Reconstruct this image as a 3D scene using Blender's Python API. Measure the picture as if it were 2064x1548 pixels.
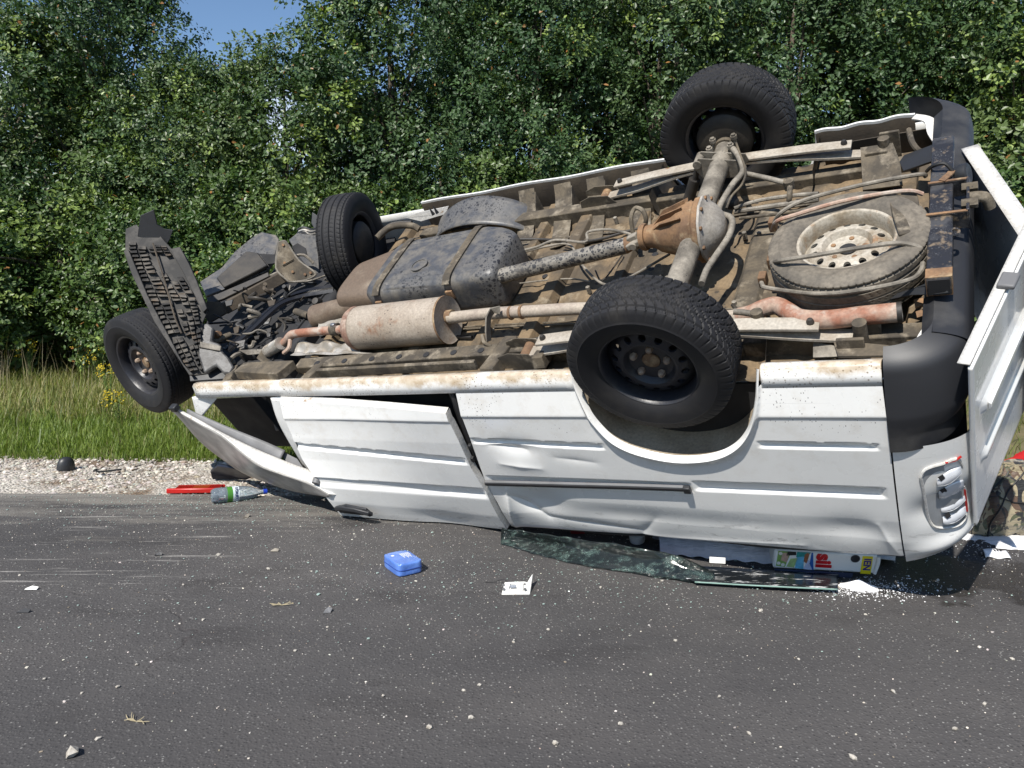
import bpy, bmesh, math, random
import numpy as np
from mathutils import Vector, Matrix
random.seed(7); rng = np.random.default_rng(7)
RAD = math.radians
for o in list(bpy.data.objects): bpy.data.objects.remove(o)
S = bpy.context.scene
COL = S.collection

# ------------------------------------------------------------ camera, sky, sun, exposure
F, CX, CY, CAMH = 1572.9, 1032.0, 774.0, 1.28       # focal length and centre in photo pixels (2064 x 1548)
TH = math.atan(214 / F)                             # camera pitched down
cam = bpy.data.cameras.new('camera'); camo = bpy.data.objects.new('camera', cam); COL.objects.link(camo)
cam.sensor_width = 36; cam.lens = 36 * F / 2064; cam.clip_start = .05; cam.clip_end = 3000
camo.location = (0, 0, CAMH); camo.rotation_euler = (math.pi / 2 - TH, 0, 0)
S.camera = camo
SUN_EL, SUN_AZ = RAD(45), RAD(210)                  # azimuth clockwise from +Y: behind the camera, to the left
sdir = Vector((math.sin(SUN_AZ) * math.cos(SUN_EL), math.cos(SUN_AZ) * math.cos(SUN_EL), math.sin(SUN_EL)))
W = bpy.data.worlds.new('World'); S.world = W; W.use_nodes = True
wn, wl = W.node_tree.nodes, W.node_tree.links
bg = wn['Background']; sky = wn.new('ShaderNodeTexSky'); sky.sky_type = 'NISHITA'; sky.sun_disc = False
sky.sun_elevation = SUN_EL; sky.sun_rotation = SUN_AZ; sky.air_density = 1.0; sky.dust_density = .1; sky.ozone_density = 4.5
tc = wn.new('ShaderNodeTexCoord'); mp = wn.new('ShaderNodeMapping'); mp.inputs['Scale'].default_value = (1, 1, 2.4); mp.inputs['Location'].default_value = (.35, .2, .1)
wl.new(tc.outputs['Generated'], mp.inputs['Vector'])
cn = wn.new('ShaderNodeTexNoise'); cn.inputs['Scale'].default_value = 2.6; cn.inputs['Detail'].default_value = 7
wl.new(mp.outputs['Vector'], cn.inputs['Vector'])
cr = wn.new('ShaderNodeValToRGB'); cr.color_ramp.elements[0].position = .57; cr.color_ramp.elements[1].position = .72
wl.new(cn.outputs['Fac'], cr.inputs['Fac'])
cmix = wn.new('ShaderNodeMix'); cmix.data_type = 'RGBA'
wl.new(cr.outputs['Color'], cmix.inputs[0]); wl.new(sky.outputs['Color'], cmix.inputs[6])
cmix.inputs[7].default_value = (9.5, 9.8, 10.3, 1)
wl.new(cmix.outputs[2], bg.inputs['Color']); bg.inputs['Strength'].default_value = .095
sl = bpy.data.lights.new('sun', 'SUN'); sl.energy = 5.0; sl.angle = RAD(.53); sl.color = (1, .955, .88)
so = bpy.data.objects.new('sun', sl); COL.objects.link(so); so.rotation_euler = sdir.to_track_quat('Z', 'Y').to_euler()
S.view_settings.view_transform = 'Standard'; S.view_settings.look = 'None'
S.view_settings.exposure = .46; S.view_settings.gamma = 1
S.render.resolution_x, S.render.resolution_y = 1024, 768
S.cycles.max_bounces = 6; S.cycles.diffuse_bounces = 3; S.cycles.glossy_bounces = 3; S.cycles.transmission_bounces = 5; S.cycles.caustics_reflective = False; S.cycles.caustics_refractive = False

# ------------------------------------------------------------ pixel -> place helpers
RC = np.array([[1, 0, 0], [0, math.cos(TH), math.sin(TH)], [0, -math.sin(TH), math.cos(TH)]])
R0 = np.array([[0.8508044786, 0.3566145671, -0.3859505016], [-0.5250860818, 0.6054759705, -0.5980664309],
               [0.0204045531, 0.7114948346, 0.7023950132]])       # van axes (u rearward, v far side, w underside) seen from the camera
T0 = np.array([-1.7965391943, 5.0221754000, 0.5484739156])
VR = RC @ R0; VT = RC @ T0 + np.array([0, 0, CAMH])
def V(px, py, **k):                                 # photo pixel on a plane of the van: u=, v= or w=
    d = R0.T @ np.array([(px - CX) / F, 1, (CY - py) / F]); o = -R0.T @ T0
    a, val = list(k.items())[0]; i = 'uvw'.index(a); t = (val - o[i]) / d[i]
    return Vector(o + t * d)
def D(px, py, depth):                               # at a distance in front of the camera, in van axes
    return Vector(R0.T @ (np.array([(px - CX) / F, 1, (CY - py) / F]) * depth - T0))
def G(px, py, z=0.0):                               # on the ground
    d = RC @ np.array([(px - CX) / F, 1, (CY - py) / F]); t = (z - CAMH) / d[2]
    return Vector((d[0] * t, d[1] * t, z))
def toworld(p): return Vector(VR @ np.array(p) + VT)
def tolocal(p): return Vector(VR.T @ (np.array(p) - VT))
PROF = [(.05, .775), (0, .80), (-.06, .825), (-.17, .868), (-.3, .888), (-.5, .908), (-.68, .924), (-.80, .928), (-.90, .922), (-1.1, .90)]
def prof(w): return float(np.interp(-w, [-a for a, _ in PROF], [b for _, b in PROF]))
def onroad(p, zmin=.006):                            # crushed sheet metal is pushed out where it would sink into the road
    q = toworld(p); c = Vector((0, 0, CAMH))
    if q.z >= zmin: return Vector(p)
    return tolocal(c + (q - c) * ((CAMH - zmin) / (CAMH - q.z)))
def kroad(p, zmin=.010):                             # how far a lower edge has to come out along its line of sight to rest on the road
    z = toworld(p).z; return 1.0 if z >= zmin else (CAMH - zmin) / (CAMH - z)
def leaned(p, k):
    q = toworld(p); c = Vector((0, 0, CAMH)); return tolocal(c + (q - c) * k)
def SP(px, py):                                     # on the van's near side skin
    v = -.88
    for _ in range(6):
        p = V(px, py, v=v); v = -prof(p[2])
    return p

# ------------------------------------------------------------ mesh helpers
class MB:
    def __init__(s): s.v = []; s.f = []
    def add(s, vs, fs):
        b = len(s.v); s.v += [Vector(x) for x in vs]; s.f += [tuple(i + b for i in f) for f in fs]; return s
    def box(s, c, size, ax=None):
        c = Vector(c); ax = ax or (Vector((1, 0, 0)), Vector((0, 1, 0)), Vector((0, 0, 1)))
        vs = [c + ax[0] * (size[0] / 2 * i) + ax[1] * (size[1] / 2 * j) + ax[2] * (size[2] / 2 * k) for k in (-1, 1) for j in (-1, 1) for i in (-1, 1)]
        return s.add(vs, [(0, 2, 3, 1), (4, 5, 7, 6), (0, 1, 5, 4), (1, 3, 7, 5), (3, 2, 6, 7), (2, 0, 4, 6)])
    def beam(s, a, b, wid, hei, up=(0, 0, 1)):
        a = Vector(a); b = Vector(b); d = (b - a); L = d.length; d.normalize(); up = Vector(up)
        y = up.cross(d).normalized(); z = d.cross(y)
        return s.box((a + b) / 2, (L, wid, hei), (d, y, z))
    def sweep(s, path, sect, up=(0, 0, 1), closed=True):     # sect: list of (side, up) offsets
        path = [Vector(p) for p in path]; up = Vector(up); n = len(sect); b = len(s.v)
        for i, p in enumerate(path):
            d = (path[min(i + 1, len(path) - 1)] - path[max(i - 1, 0)]).normalized()
            y = up.cross(d).normalized(); z = d.cross(y)
            s.v += [p + y * q[0] + z * q[1] for q in sect]
        for i in range(len(path) - 1):
            for j in range(n if closed else n - 1):
                k = (j + 1) % n
                s.f.append((b + i * n + j, b + i * n + k, b + (i + 1) * n + k, b + (i + 1) * n + j))
        if closed:
            s.f.append(tuple(b + j for j in reversed(range(n)))); s.f.append(tuple(b + (len(path) - 1) * n + j for j in range(n)))
        return s
    def tube(s, path, r, n=10, res=0, cap=True):
        path = [Vector(p) for p in path]
        if res: path = spline(path, res)
        rs = r if isinstance(r, (list, tuple)) else [r] * len(path)
        if len(rs) != len(path): rs = list(np.interp(np.linspace(0, 1, len(path)), np.linspace(0, 1, len(rs)), rs))
        b = len(s.v); t0 = (path[1] - path[0]).normalized()
        nrm = t0.orthogonal().normalized()
        for i, p in enumerate(path):
            t = (path[min(i + 1, len(path) - 1)] - path[max(i - 1, 0)]).normalized()
            nrm = (nrm - t * nrm.dot(t)).normalized(); bi = t.cross(nrm)
            for j in range(n):
                a = 2 * math.pi * j / n; s.v.append(p + (nrm * math.cos(a) + bi * math.sin(a)) * rs[i])
        for i in range(len(path) - 1):
            for j in range(n):
                k = (j + 1) % n; s.f.append((b + i * n + j, b + i * n + k, b + (i + 1) * n + k, b + (i + 1) * n + j))
        if cap:
            s.f.append(tuple(b + j for j in reversed(range(n)))); s.f.append(tuple(b + (len(path) - 1) * n + j for j in range(n)))
        return s
    def lathe(s, prf, c, axis, n=24, sx=1.0, phase=0.0, cap=True):      # prf: (radius, distance along axis)
        c = Vector(c); ax = Vector(axis).normalized(); x = ax.orthogonal().normalized(); y = ax.cross(x); b = len(s.v); m = len(prf)
        for r, h in prf:
            for j in range(n):
                a = 2 * math.pi * j / n + phase; s.v.append(c + ax * h + (x * math.cos(a) + y * math.sin(a) * sx) * r)
        for i in range(m - 1):
            for j in range(n):
                k = (j + 1) % n; s.f.append((b + i * n + j, b + i * n + k, b + (i + 1) * n + k, b + (i + 1) * n + j))
        if cap and prf[0][0] > 1e-6: s.f.append(tuple(b + j for j in reversed(range(n))))
        if cap and prf[-1][0] > 1e-6: s.f.append(tuple(b + (m - 1) * n + j for j in range(n)))
        return s
    def plate(s, pts, th):                                     # polygon in space with thickness th along its normal
        pts = [Vector(p) for p in pts]; n = Vector((0, 0, 0))
        for i in range(len(pts)): n += (pts[i]).cross(pts[(i + 1) % len(pts)])
        n.normalize(); m = len(pts); b = len(s.v)
        s.v += pts + [p - n * th for p in pts]
        s.f.append(tuple(b + i for i in range(m))); s.f.append(tuple(b + m + i for i in reversed(range(m))))
        for i in range(m):
            k = (i + 1) % m; s.f.append((b + i, b + m + i, b + m + k, b + k))
        return s
    def grid(s, fn, nu, nv):
        b = len(s.v)
        for i in range(nu + 1):
            for j in range(nv + 1): s.v.append(Vector(fn(i / nu, j / nv)))
        for i in range(nu):
            for j in range(nv):
                a = b + i * (nv + 1) + j; s.f.append((a, a + nv + 1, a + nv + 2, a + 1))
        return s
    def build(s, name, mat, parent=None, bevel=0, ang=40, solid=0, merge=False, label=None):
        me = bpy.data.meshes.new(name); me.from_pydata([tuple(v) for v in s.v], [], s.f)
        if merge or True:
            bm = bmesh.new(); bm.from_mesh(me)
            if merge: bmesh.ops.remove_doubles(bm, verts=bm.verts, dist=1e-4)
            bmesh.ops.recalc_face_normals(bm, faces=bm.faces); bm.to_mesh(me); bm.free()
        me.polygons.foreach_set('use_smooth', [True] * len(me.polygons)); me.set_sharp_from_angle(angle=RAD(ang))
        me.materials.append(mat); o = bpy.data.objects.new(name, me); COL.objects.link(o)
        if parent: o.parent = parent
        if solid:
            m = o.modifiers.new('thickness', 'SOLIDIFY'); m.thickness = solid; m.offset = 0
        if bevel:
            m = o.modifiers.new('bevel', 'BEVEL'); m.width = bevel; m.segments = 2; m.limit_method = 'ANGLE'; m.angle_limit = RAD(35)
        if label: o['label'] = label
        return o
def spline(P, res):
    P = [Vector(p) for p in P]; out = []
    for i in range(len(P) - 1):
        p0 = P[max(i - 1, 0)]; p1 = P[i]; p2 = P[i + 1]; p3 = P[min(i + 2, len(P) - 1)]
        for k in range(res):
            t = k / res
            out.append(.5 * ((2 * p1) + (p2 - p0) * t + (2 * p0 - 5 * p1 + 4 * p2 - p3) * t * t + (3 * p1 - p0 - 3 * p2 + p3) * t ** 3))
    out.append(P[-1]); return out
def tag(o, label, cat, group=None, kind=None):
    if label: o['label'] = label
    if cat: o['category'] = cat
    if group: o['group'] = group
    if kind: o['kind'] = kind
    return o
def empty(name, loc=(0, 0, 0), rot=None):
    o = bpy.data.objects.new(name, None); COL.objects.link(o); o.empty_display_size = .1; o.location = loc
    if rot is not None: o.rotation_euler = rot
    return o
def copy_tree(o, parent=None):
    c = o.copy(); COL.objects.link(c); c.parent = parent
    for ch in list(o.children):
        if ch.name.split('.')[0]: copy_tree(ch, c)
    return c
def raw(name, verts, faces, mat, col=None, smooth=False):      # numpy fast mesh; faces = list of arrays (n, k)
    me = bpy.data.meshes.new(name); me.vertices.add(len(verts)); me.vertices.foreach_set('co', verts.astype(np.float32).ravel())
    loops = np.concatenate([f.ravel() for f in faces]); tot = np.concatenate([np.full(len(f), f.shape[1]) for f in faces])
    me.loops.add(len(loops)); me.loops.foreach_set('vertex_index', loops.astype(np.int32))
    me.polygons.add(len(tot)); st = np.concatenate([[0], np.cumsum(tot)[:-1]])
    me.polygons.foreach_set('loop_start', st.astype(np.int32)); me.polygons.foreach_set('loop_total', tot.astype(np.int32))
    me.polygons.foreach_set('use_smooth', np.full(len(tot), smooth))
    if col is not None:
        a = me.color_attributes.new('tint', 'FLOAT_COLOR', 'POINT'); a.data.foreach_set('color', np.concatenate([col, np.ones((len(col), 1))], 1).astype(np.float32).ravel())
    me.update(calc_edges=True); me.validate()
    me.materials.append(mat); return me

# ------------------------------------------------------------ materials
class NM:
    def __init__(s, name):
        s.m = bpy.data.materials.new(name); s.m.use_nodes = True; s.n = s.m.node_tree.nodes; s.l = s.m.node_tree.links
        s.b = s.n['Principled BSDF']; s.tc = s.n.new('ShaderNodeTexCoord'); s.co = s.tc.outputs['Object']
    def scaled(s, sc, rot=(0, 0, 0), loc=(0, 0, 0)):
        m = s.n.new('ShaderNodeMapping'); m.inputs['Scale'].default_value = sc; m.inputs['Rotation'].default_value = rot; m.inputs['Location'].default_value = loc
        s.l.new(s.co, m.inputs['Vector']); return m.outputs['Vector']
    def noise(s, scale, detail=4, vec=None, rough=.55, dist=0):
        t = s.n.new('ShaderNodeTexNoise'); t.inputs['Scale'].default_value = scale; t.inputs['Detail'].default_value = detail
        t.inputs['Roughness'].default_value = rough; t.inputs['Distortion'].default_value = dist; s.l.new(vec or s.co, t.inputs['Vector']); return t.outputs['Fac']
    def vor(s, scale, feature='F1', out='Distance', vec=None, rnd=1):
        t = s.n.new('ShaderNodeTexVoronoi'); t.feature = feature; t.inputs['Scale'].default_value = scale; t.inputs['Randomness'].default_value = rnd
        s.l.new(vec or s.co, t.inputs['Vector']); return t.outputs[out]
    def ramp(s, fac, a, b, va=0.0, vb=1.0):
        r = s.n.new('ShaderNodeMapRange'); r.inputs['From Min'].default_value = a; r.inputs['From Max'].default_value = b
        r.inputs['To Min'].default_value = va; r.inputs['To Max'].default_value = vb; s.l.new(fac, r.inputs['Value']); return r.outputs[0]
    def math(s, op, a, b=0.0):
        m = s.n.new('ShaderNodeMath'); m.operation = op
        for i, x in enumerate((a, b)):
            if isinstance(x, (int, float)): m.inputs[i].default_value = x
            else: s.l.new(x, m.inputs[i])
        return m.outputs[0]
    def mix(s, fac, a, b, mode='MIX'):
        m = s.n.new('ShaderNodeMix'); m.data_type = 'RGBA'; m.blend_type = mode
        if isinstance(fac, (int, float)): m.inputs[0].default_value = fac
        else: s.l.new(fac, m.inputs[0])
        for i, x in ((6, a), (7, b)):
            if isinstance(x, tuple): m.inputs[i].default_value = (x + (1,))[:4]
            else: s.l.new(x, m.inputs[i])
        return m.outputs[2]
    def sep(s, vec=None):
        t = s.n.new('ShaderNodeSeparateXYZ'); s.l.new(vec or s.co, t.inputs[0]); return t.outputs
    def bump(s, h, strength=.3, dist=.01):
        b = s.n.new('ShaderNodeBump'); b.inputs['Strength'].default_value = strength; b.inputs['Distance'].default_value = dist
        s.l.new(h, b.inputs['Height']); s.l.new(b.outputs[0], s.b.inputs['Normal'])
    def set(s, **k):
        for a, x in k.items():
            i = s.b.inputs[{'col': 'Base Color', 'rough': 'Roughness', 'metal': 'Metallic', 'coat': 'Coat Weight', 'spec': 'Specular IOR Level', 'alpha': 'Alpha', 'trans': 'Transmission Weight', 'ior': 'IOR', 'coatr': 'Coat Roughness', 'sheen': 'Sheen Weight'}[a]]
            if isinstance(x, tuple): i.default_value = (x + (1,))[:4]
            elif isinstance(x, (int, float)): i.default_value = x
            else: s.l.new(x, i)
        return s
def dusty(name, base, dust=None, ns=6, lo=.42, hi=.6, rust=None, rs=4, rlo=.55, rhi=.66, spots=None, spscale=40, spsize=.3, spcov=.55, rough=.7, metal=0, bump=.25, bs=90, bd=.004, stretch=(1, 1, 1)):
    m = NM(name); vec = m.scaled(stretch); c = base
    if dust: c = m.mix(m.ramp(m.noise(ns, 6, vec), lo, hi), base, dust)
    if rust: c = m.mix(m.ramp(m.noise(rs, 5, vec, .65), rlo, rhi), c, rust)
    if spots:
        v2 = m.scaled(stretch)
        d1 = m.ramp(m.vor(spscale, vec=v2), spsize, spsize - .07); g = m.ramp(m.noise(spscale * .12, 3), spcov - .06, spcov + .06)
        d2 = m.ramp(m.vor(spscale * 2.3, vec=v2), spsize, spsize - .08)
        c = m.mix(m.math('MULTIPLY', m.math('MAXIMUM', d1, d2), g), c, spots)
    fine = m.noise(bs, 5)
    c = m.mix(m.ramp(fine, .3, .7, 0, .35), c, (0.02, 0.018, 0.015))
    m.set(col=c, rough=rough, metal=metal); m.bump(fine, bump, bd); return m.m
def plain(name, col, rough=.5, metal=0, var=.25, ns=8, bump=.08, **k):
    m = NM(name); n = m.noise(ns, 5); c2 = tuple(x * (1 - var) for x in col)
    m.set(col=m.mix(m.ramp(n, .35, .65), col, c2), rough=m.ramp(n, .3, .7, max(rough - .08, .02), min(rough + .08, 1)), metal=metal, **k)
    if bump: m.bump(m.noise(70, 4), bump, .003)
    return m.m
MT = {}
MT['floor'] = dusty('underbody floor dust', (.20, .140, .078), (.082, .062, .040), 6, .38, .60, rust=(.30, .245, .17), rs=13, rlo=.57, rhi=.74, rough=.8, bump=.3, spots=(.035, .028, .022), spscale=16, spsize=.2, spcov=.58)
MT['frame'] = dusty('muddy frame', (.140, .112, .076), (.056, .046, .034), 8, .36, .58, rust=(.26, .22, .165), rs=14, rlo=.52, rhi=.7, rough=.85, spots=(.03, .027, .024), spscale=30, spsize=.22, spcov=.6)
MT['frame_dark'] = dusty('dark muddy sheet', (.055, .043, .032), (.10, .078, .055), 6, .4, .62, rough=.85)
MT['frame_grey'] = dusty('dusty grey steel', (.28, .25, .205), (.12, .105, .085), 11, .4, .62, rough=.7, spots=(.03, .028, .028), spscale=60, spsize=.2, spcov=.56)
MT['spring'] = dusty('spring steel', (.44, .40, .34), (.30, .255, .20), 8, .4, .62, rust=(.22, .12, .06), rs=7, rlo=.62, rhi=.7, rough=.65)
MT['shaft'] = dusty('spotted shaft', (.24, .22, .19), (.15, .135, .115), 12, spots=(.022, .022, .026), spscale=36, spsize=.42, spcov=.40, rough=.55)
MT['tank'] = dusty('splashed tank', (.066, .069, .078), (.20, .178, .145), 16, .40, .74, rust=(.115, .112, .11), rs=4, rlo=.42, rhi=.66, spots=(.022, .023, .028), spscale=34, spsize=.34, spcov=.52, rough=.45, bump=.15)
MT['tank_guard'] = dusty('tank guard', (.14, .10, .07), (.24, .19, .14), 5, .5, .68, rough=.6)
MT['muffler'] = dusty('muffler steel', (.43, .37, .305), (.33, .27, .21), 5, .38, .65, rust=(.24, .12, .065), rs=6, rlo=.58, rhi=.72, rough=.6, spots=(.05, .035, .03), spscale=42, spsize=.17, spcov=.5, bump=.1)
MT['pipe_rust'] = dusty('rusty pipe', (.42, .30, .23), (.30, .13, .08), 9, .42, .6, rust=(.44, .37, .31), rs=11, rlo=.52, rhi=.66, rough=.75)
MT['rust'] = dusty('rust', (.27, .155, .078), (.14, .08, .045), 8, .4, .62, rust=(.40, .30, .18), rs=9, rlo=.55, rhi=.7, rough=.85)
MT['lower'] = dusty('arm steel', (.12, .118, .116), (.045, .042, .04), 13, .42, .6, rough=.5, spots=(.02, .02, .02), spscale=40, spsize=.25)
MT['rust_pink'] = dusty('scaled rust', (.30, .18, .13), (.19, .10, .07), 12, .4, .6, rust=(.46, .36, .29), rs=8, rlo=.5, rhi=.66, rough=.8)
MT['pipe'] = dusty('grey beige pipe', (.42, .36, .29), (.33, .27, .22), 7, rust=(.30, .14, .08), rs=6, rlo=.66, rhi=.72, spots=(.05, .04, .035), spscale=50, spsize=.18, rough=.65)
MT['cover'] = dusty('differential cover', (.40, .37, .33), (.30, .27, .23), 7, spots=(.2, .12, .06), spscale=18, spsize=.2, rough=.5)
MT['black'] = plain('black plastic', (.022, .023, .026), .5, var=.2)
MT['bumper'] = dusty('bumper plastic', (.017, .0185, .023), (.085, .082, .078), 3.5, .48, .72, rough=.5, bump=.12, bs=220, bd=.001)
MT['blackpaint'] = dusty('black chassis paint', (.018, .019, .024), (.06, .06, .064), 12, .48, .62, rust=(.17, .13, .09), rs=22, rlo=.56, rhi=.64, rough=.38, spots=(.10, .10, .105), spscale=70, spsize=.26, spcov=.5)
MT['dark'] = dusty('dark oily metal', (.018, .016, .015), (.045, .038, .03), 9, rough=.6)
MT['gloss_black'] = plain('glossy black arm', (.012, .012, .014), .22, bump=.03)
MT['tray'] = dusty('dirty plastic tray', (.016, .0155, .0155), (.06, .055, .05), 9, .45, .62, rough=.75, spots=(.02, .02, .02), spscale=40, spsize=.3)
MT['louver'] = dusty('tray louvers', (.016, .0155, .0155), (.13, .117, .10), 12, .46, .64, rust=(.17, .12, .075), rs=7, rlo=.55, rhi=.66, rough=.8)
MT['foil'] = None
m = NM('embossed foil'); br = m.n.new('ShaderNodeTexBrick'); br.inputs['Scale'].default_value = 60; m.l.new(m.co, br.inputs['Vector'])
br.inputs['Mortar Size'].default_value = .03
m.set(col=m.mix(m.ramp(m.noise(9, 4), .45, .6), (.62, .58, .52), (.40, .35, .28)), metal=.6, rough=.42); m.bump(br.outputs['Fac'], .6, .006); MT['foil'] = m.m
def tyre_mat(name, base, dust, lo, hi):
    m = NM(name); n = m.noise(7, 6); c = m.mix(m.ramp(n, lo, hi), base, dust)
    m.set(col=m.mix(m.ramp(m.noise(60, 4), .35, .7, 0, .4), c, (.012, .012, .013)), rough=.68, spec=.35); m.bump(m.noise(160, 3), .15, .002); return m.m
MT['tyre'] = tyre_mat('tyre rubber', (.0125, .0125, .0145), (.034, .031, .028), .5, .75)
MT['tyre_mud'] = tyre_mat('muddy tyre', (.105, .092, .075), (.215, .185, .145), .38, .66)
MT['rim_black'] = dusty('black steel rim', (.018, .019, .026), (.05, .048, .046), 9, .5, .7, rough=.42)
MT['rim_white'] = dusty('dirty white rim', (.44, .40, .335), (.28, .23, .165), 11, .42, .62, rust=(.28, .15, .07), rs=13, rlo=.58, rhi=.68, rough=.5, spots=(.1, .07, .05), spscale=60, spsize=.18)
MT['nut'] = dusty('lug nut', (.38, .30, .23), (.25, .17, .12), 30, rough=.6)
def paint(name, mud):
    m = NM(name); u, v, w = m.sep()
    speck = m.ramp(m.vor(95, vec=m.scaled((1, 1, .55), rot=(0, RAD(35), 0))), .2, .12)
    dens = m.math('MULTIPLY', m.ramp(w, -.55, .0), m.ramp(m.noise(3.2, 4), .38, .62))
    speck = m.math('MULTIPLY', speck, m.ramp(m.math('ADD', dens, m.noise(26, 2)), .95, 1.12))
    c = m.mix(m.ramp(m.noise(2.5, 5), .35, .7), (.79, .785, .765), (.74, .74, .725))
    c = m.mix(m.math('MULTIPLY', m.ramp(m.noise(14, 6, rough=.7), .5, .75), m.ramp(w, -.7, -.05, .05, .35)), c, (.45, .38, .29))
    if mud:
        mm = m.math('ADD', m.ramp(w, -.06, .004), m.ramp(m.noise(4.5, 7, rough=.72), .25, .75, -.75, .55))
        c = m.mix(m.math('MULTIPLY', m.ramp(mm, .45, .85), .85), c, m.mix(m.ramp(m.noise(20, 4), .4, .65), (.36, .26, .15), (.52, .44, .33)))
        fl = m.math('MULTIPLY', m.ramp(m.vor(75), .3, .16), m.ramp(w, -.12, -.02)); c = m.mix(m.math('MULTIPLY', fl, m.ramp(m.noise(8, 3), .45, .6)), c, (.2, .15, .1))
    c = m.mix(m.math('MULTIPLY', speck, .8), c, (.05, .045, .04))
    # scuffs along the crushed edge
    sc = m.math('MULTIPLY', m.ramp(m.noise(9, 6, m.scaled((1.2, 1, 4), rot=(0, .5, 0)), .75), .585, .615), m.ramp(w, -.66, -.84))
    c = m.mix(m.math('MULTIPLY', sc, .55), c, (.34, .33, .32))
    ln = m.math('MULTIPLY', m.ramp(m.noise(5, 5, m.scaled((.22, 1, 26), rot=(0, RAD(3), 0)), .7), .66, .69), m.ramp(m.noise(1.7, 3), .48, .6))
    c = m.mix(m.math('MULTIPLY', ln, .5), c, (.36, .35, .34))
    m.set(col=c, rough=m.ramp(m.noise(6, 4), .3, .7, .2, .34), coat=.5, coatr=.08)
    m.bump(m.noise(2.2, 2), .05, .02); return m.m
MT['paint'] = paint('white van paint', False); MT['paint_sill'] = paint('white paint with mud', True)
MT['paint_in'] = dusty('inner white paint', (.66, .645, .615), (.54, .50, .44), 5, .5, .75, rust=(.33, .22, .13), rs=9, rlo=.66, rhi=.73, rough=.45)
MT['paint_shaded'] = plain('shaded white paint', (.42, .405, .385), .42, var=.4, ns=9)  # shaded copy of the white paint, for the front door skin
MT['arch'] = dusty('wheel arch dust', (.38, .32, .24), (.25, .20, .14), 5, .4, .65, rough=.85)
MT['trim_grey'] = plain('grey door trim', (.16, .16, .165), .55)
MT['dark_int'] = plain('dark interior', (.018, .018, .02), .8)  # near-black, stands in for shade inside the van; also black small parts
MT['rubber'] = plain('black rubber seal', (.015, .015, .016), .6)
MT['chrome'] = plain('dull metal', (.5, .5, .5), .35, .9)
MT['lamp_refl'] = plain('silver lamp reflector', (.72, .74, .78), .25, .25, var=.06)
WHITE_ = plain('white lamp plastic', (.75, .75, .76), .4, var=.08)
MT['lamp_plate'] = plain('lamp backing', (.36, .37, .38), .45)
MT['red_plastic'] = plain('red plastic', (.45, .015, .012), .3)

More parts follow.
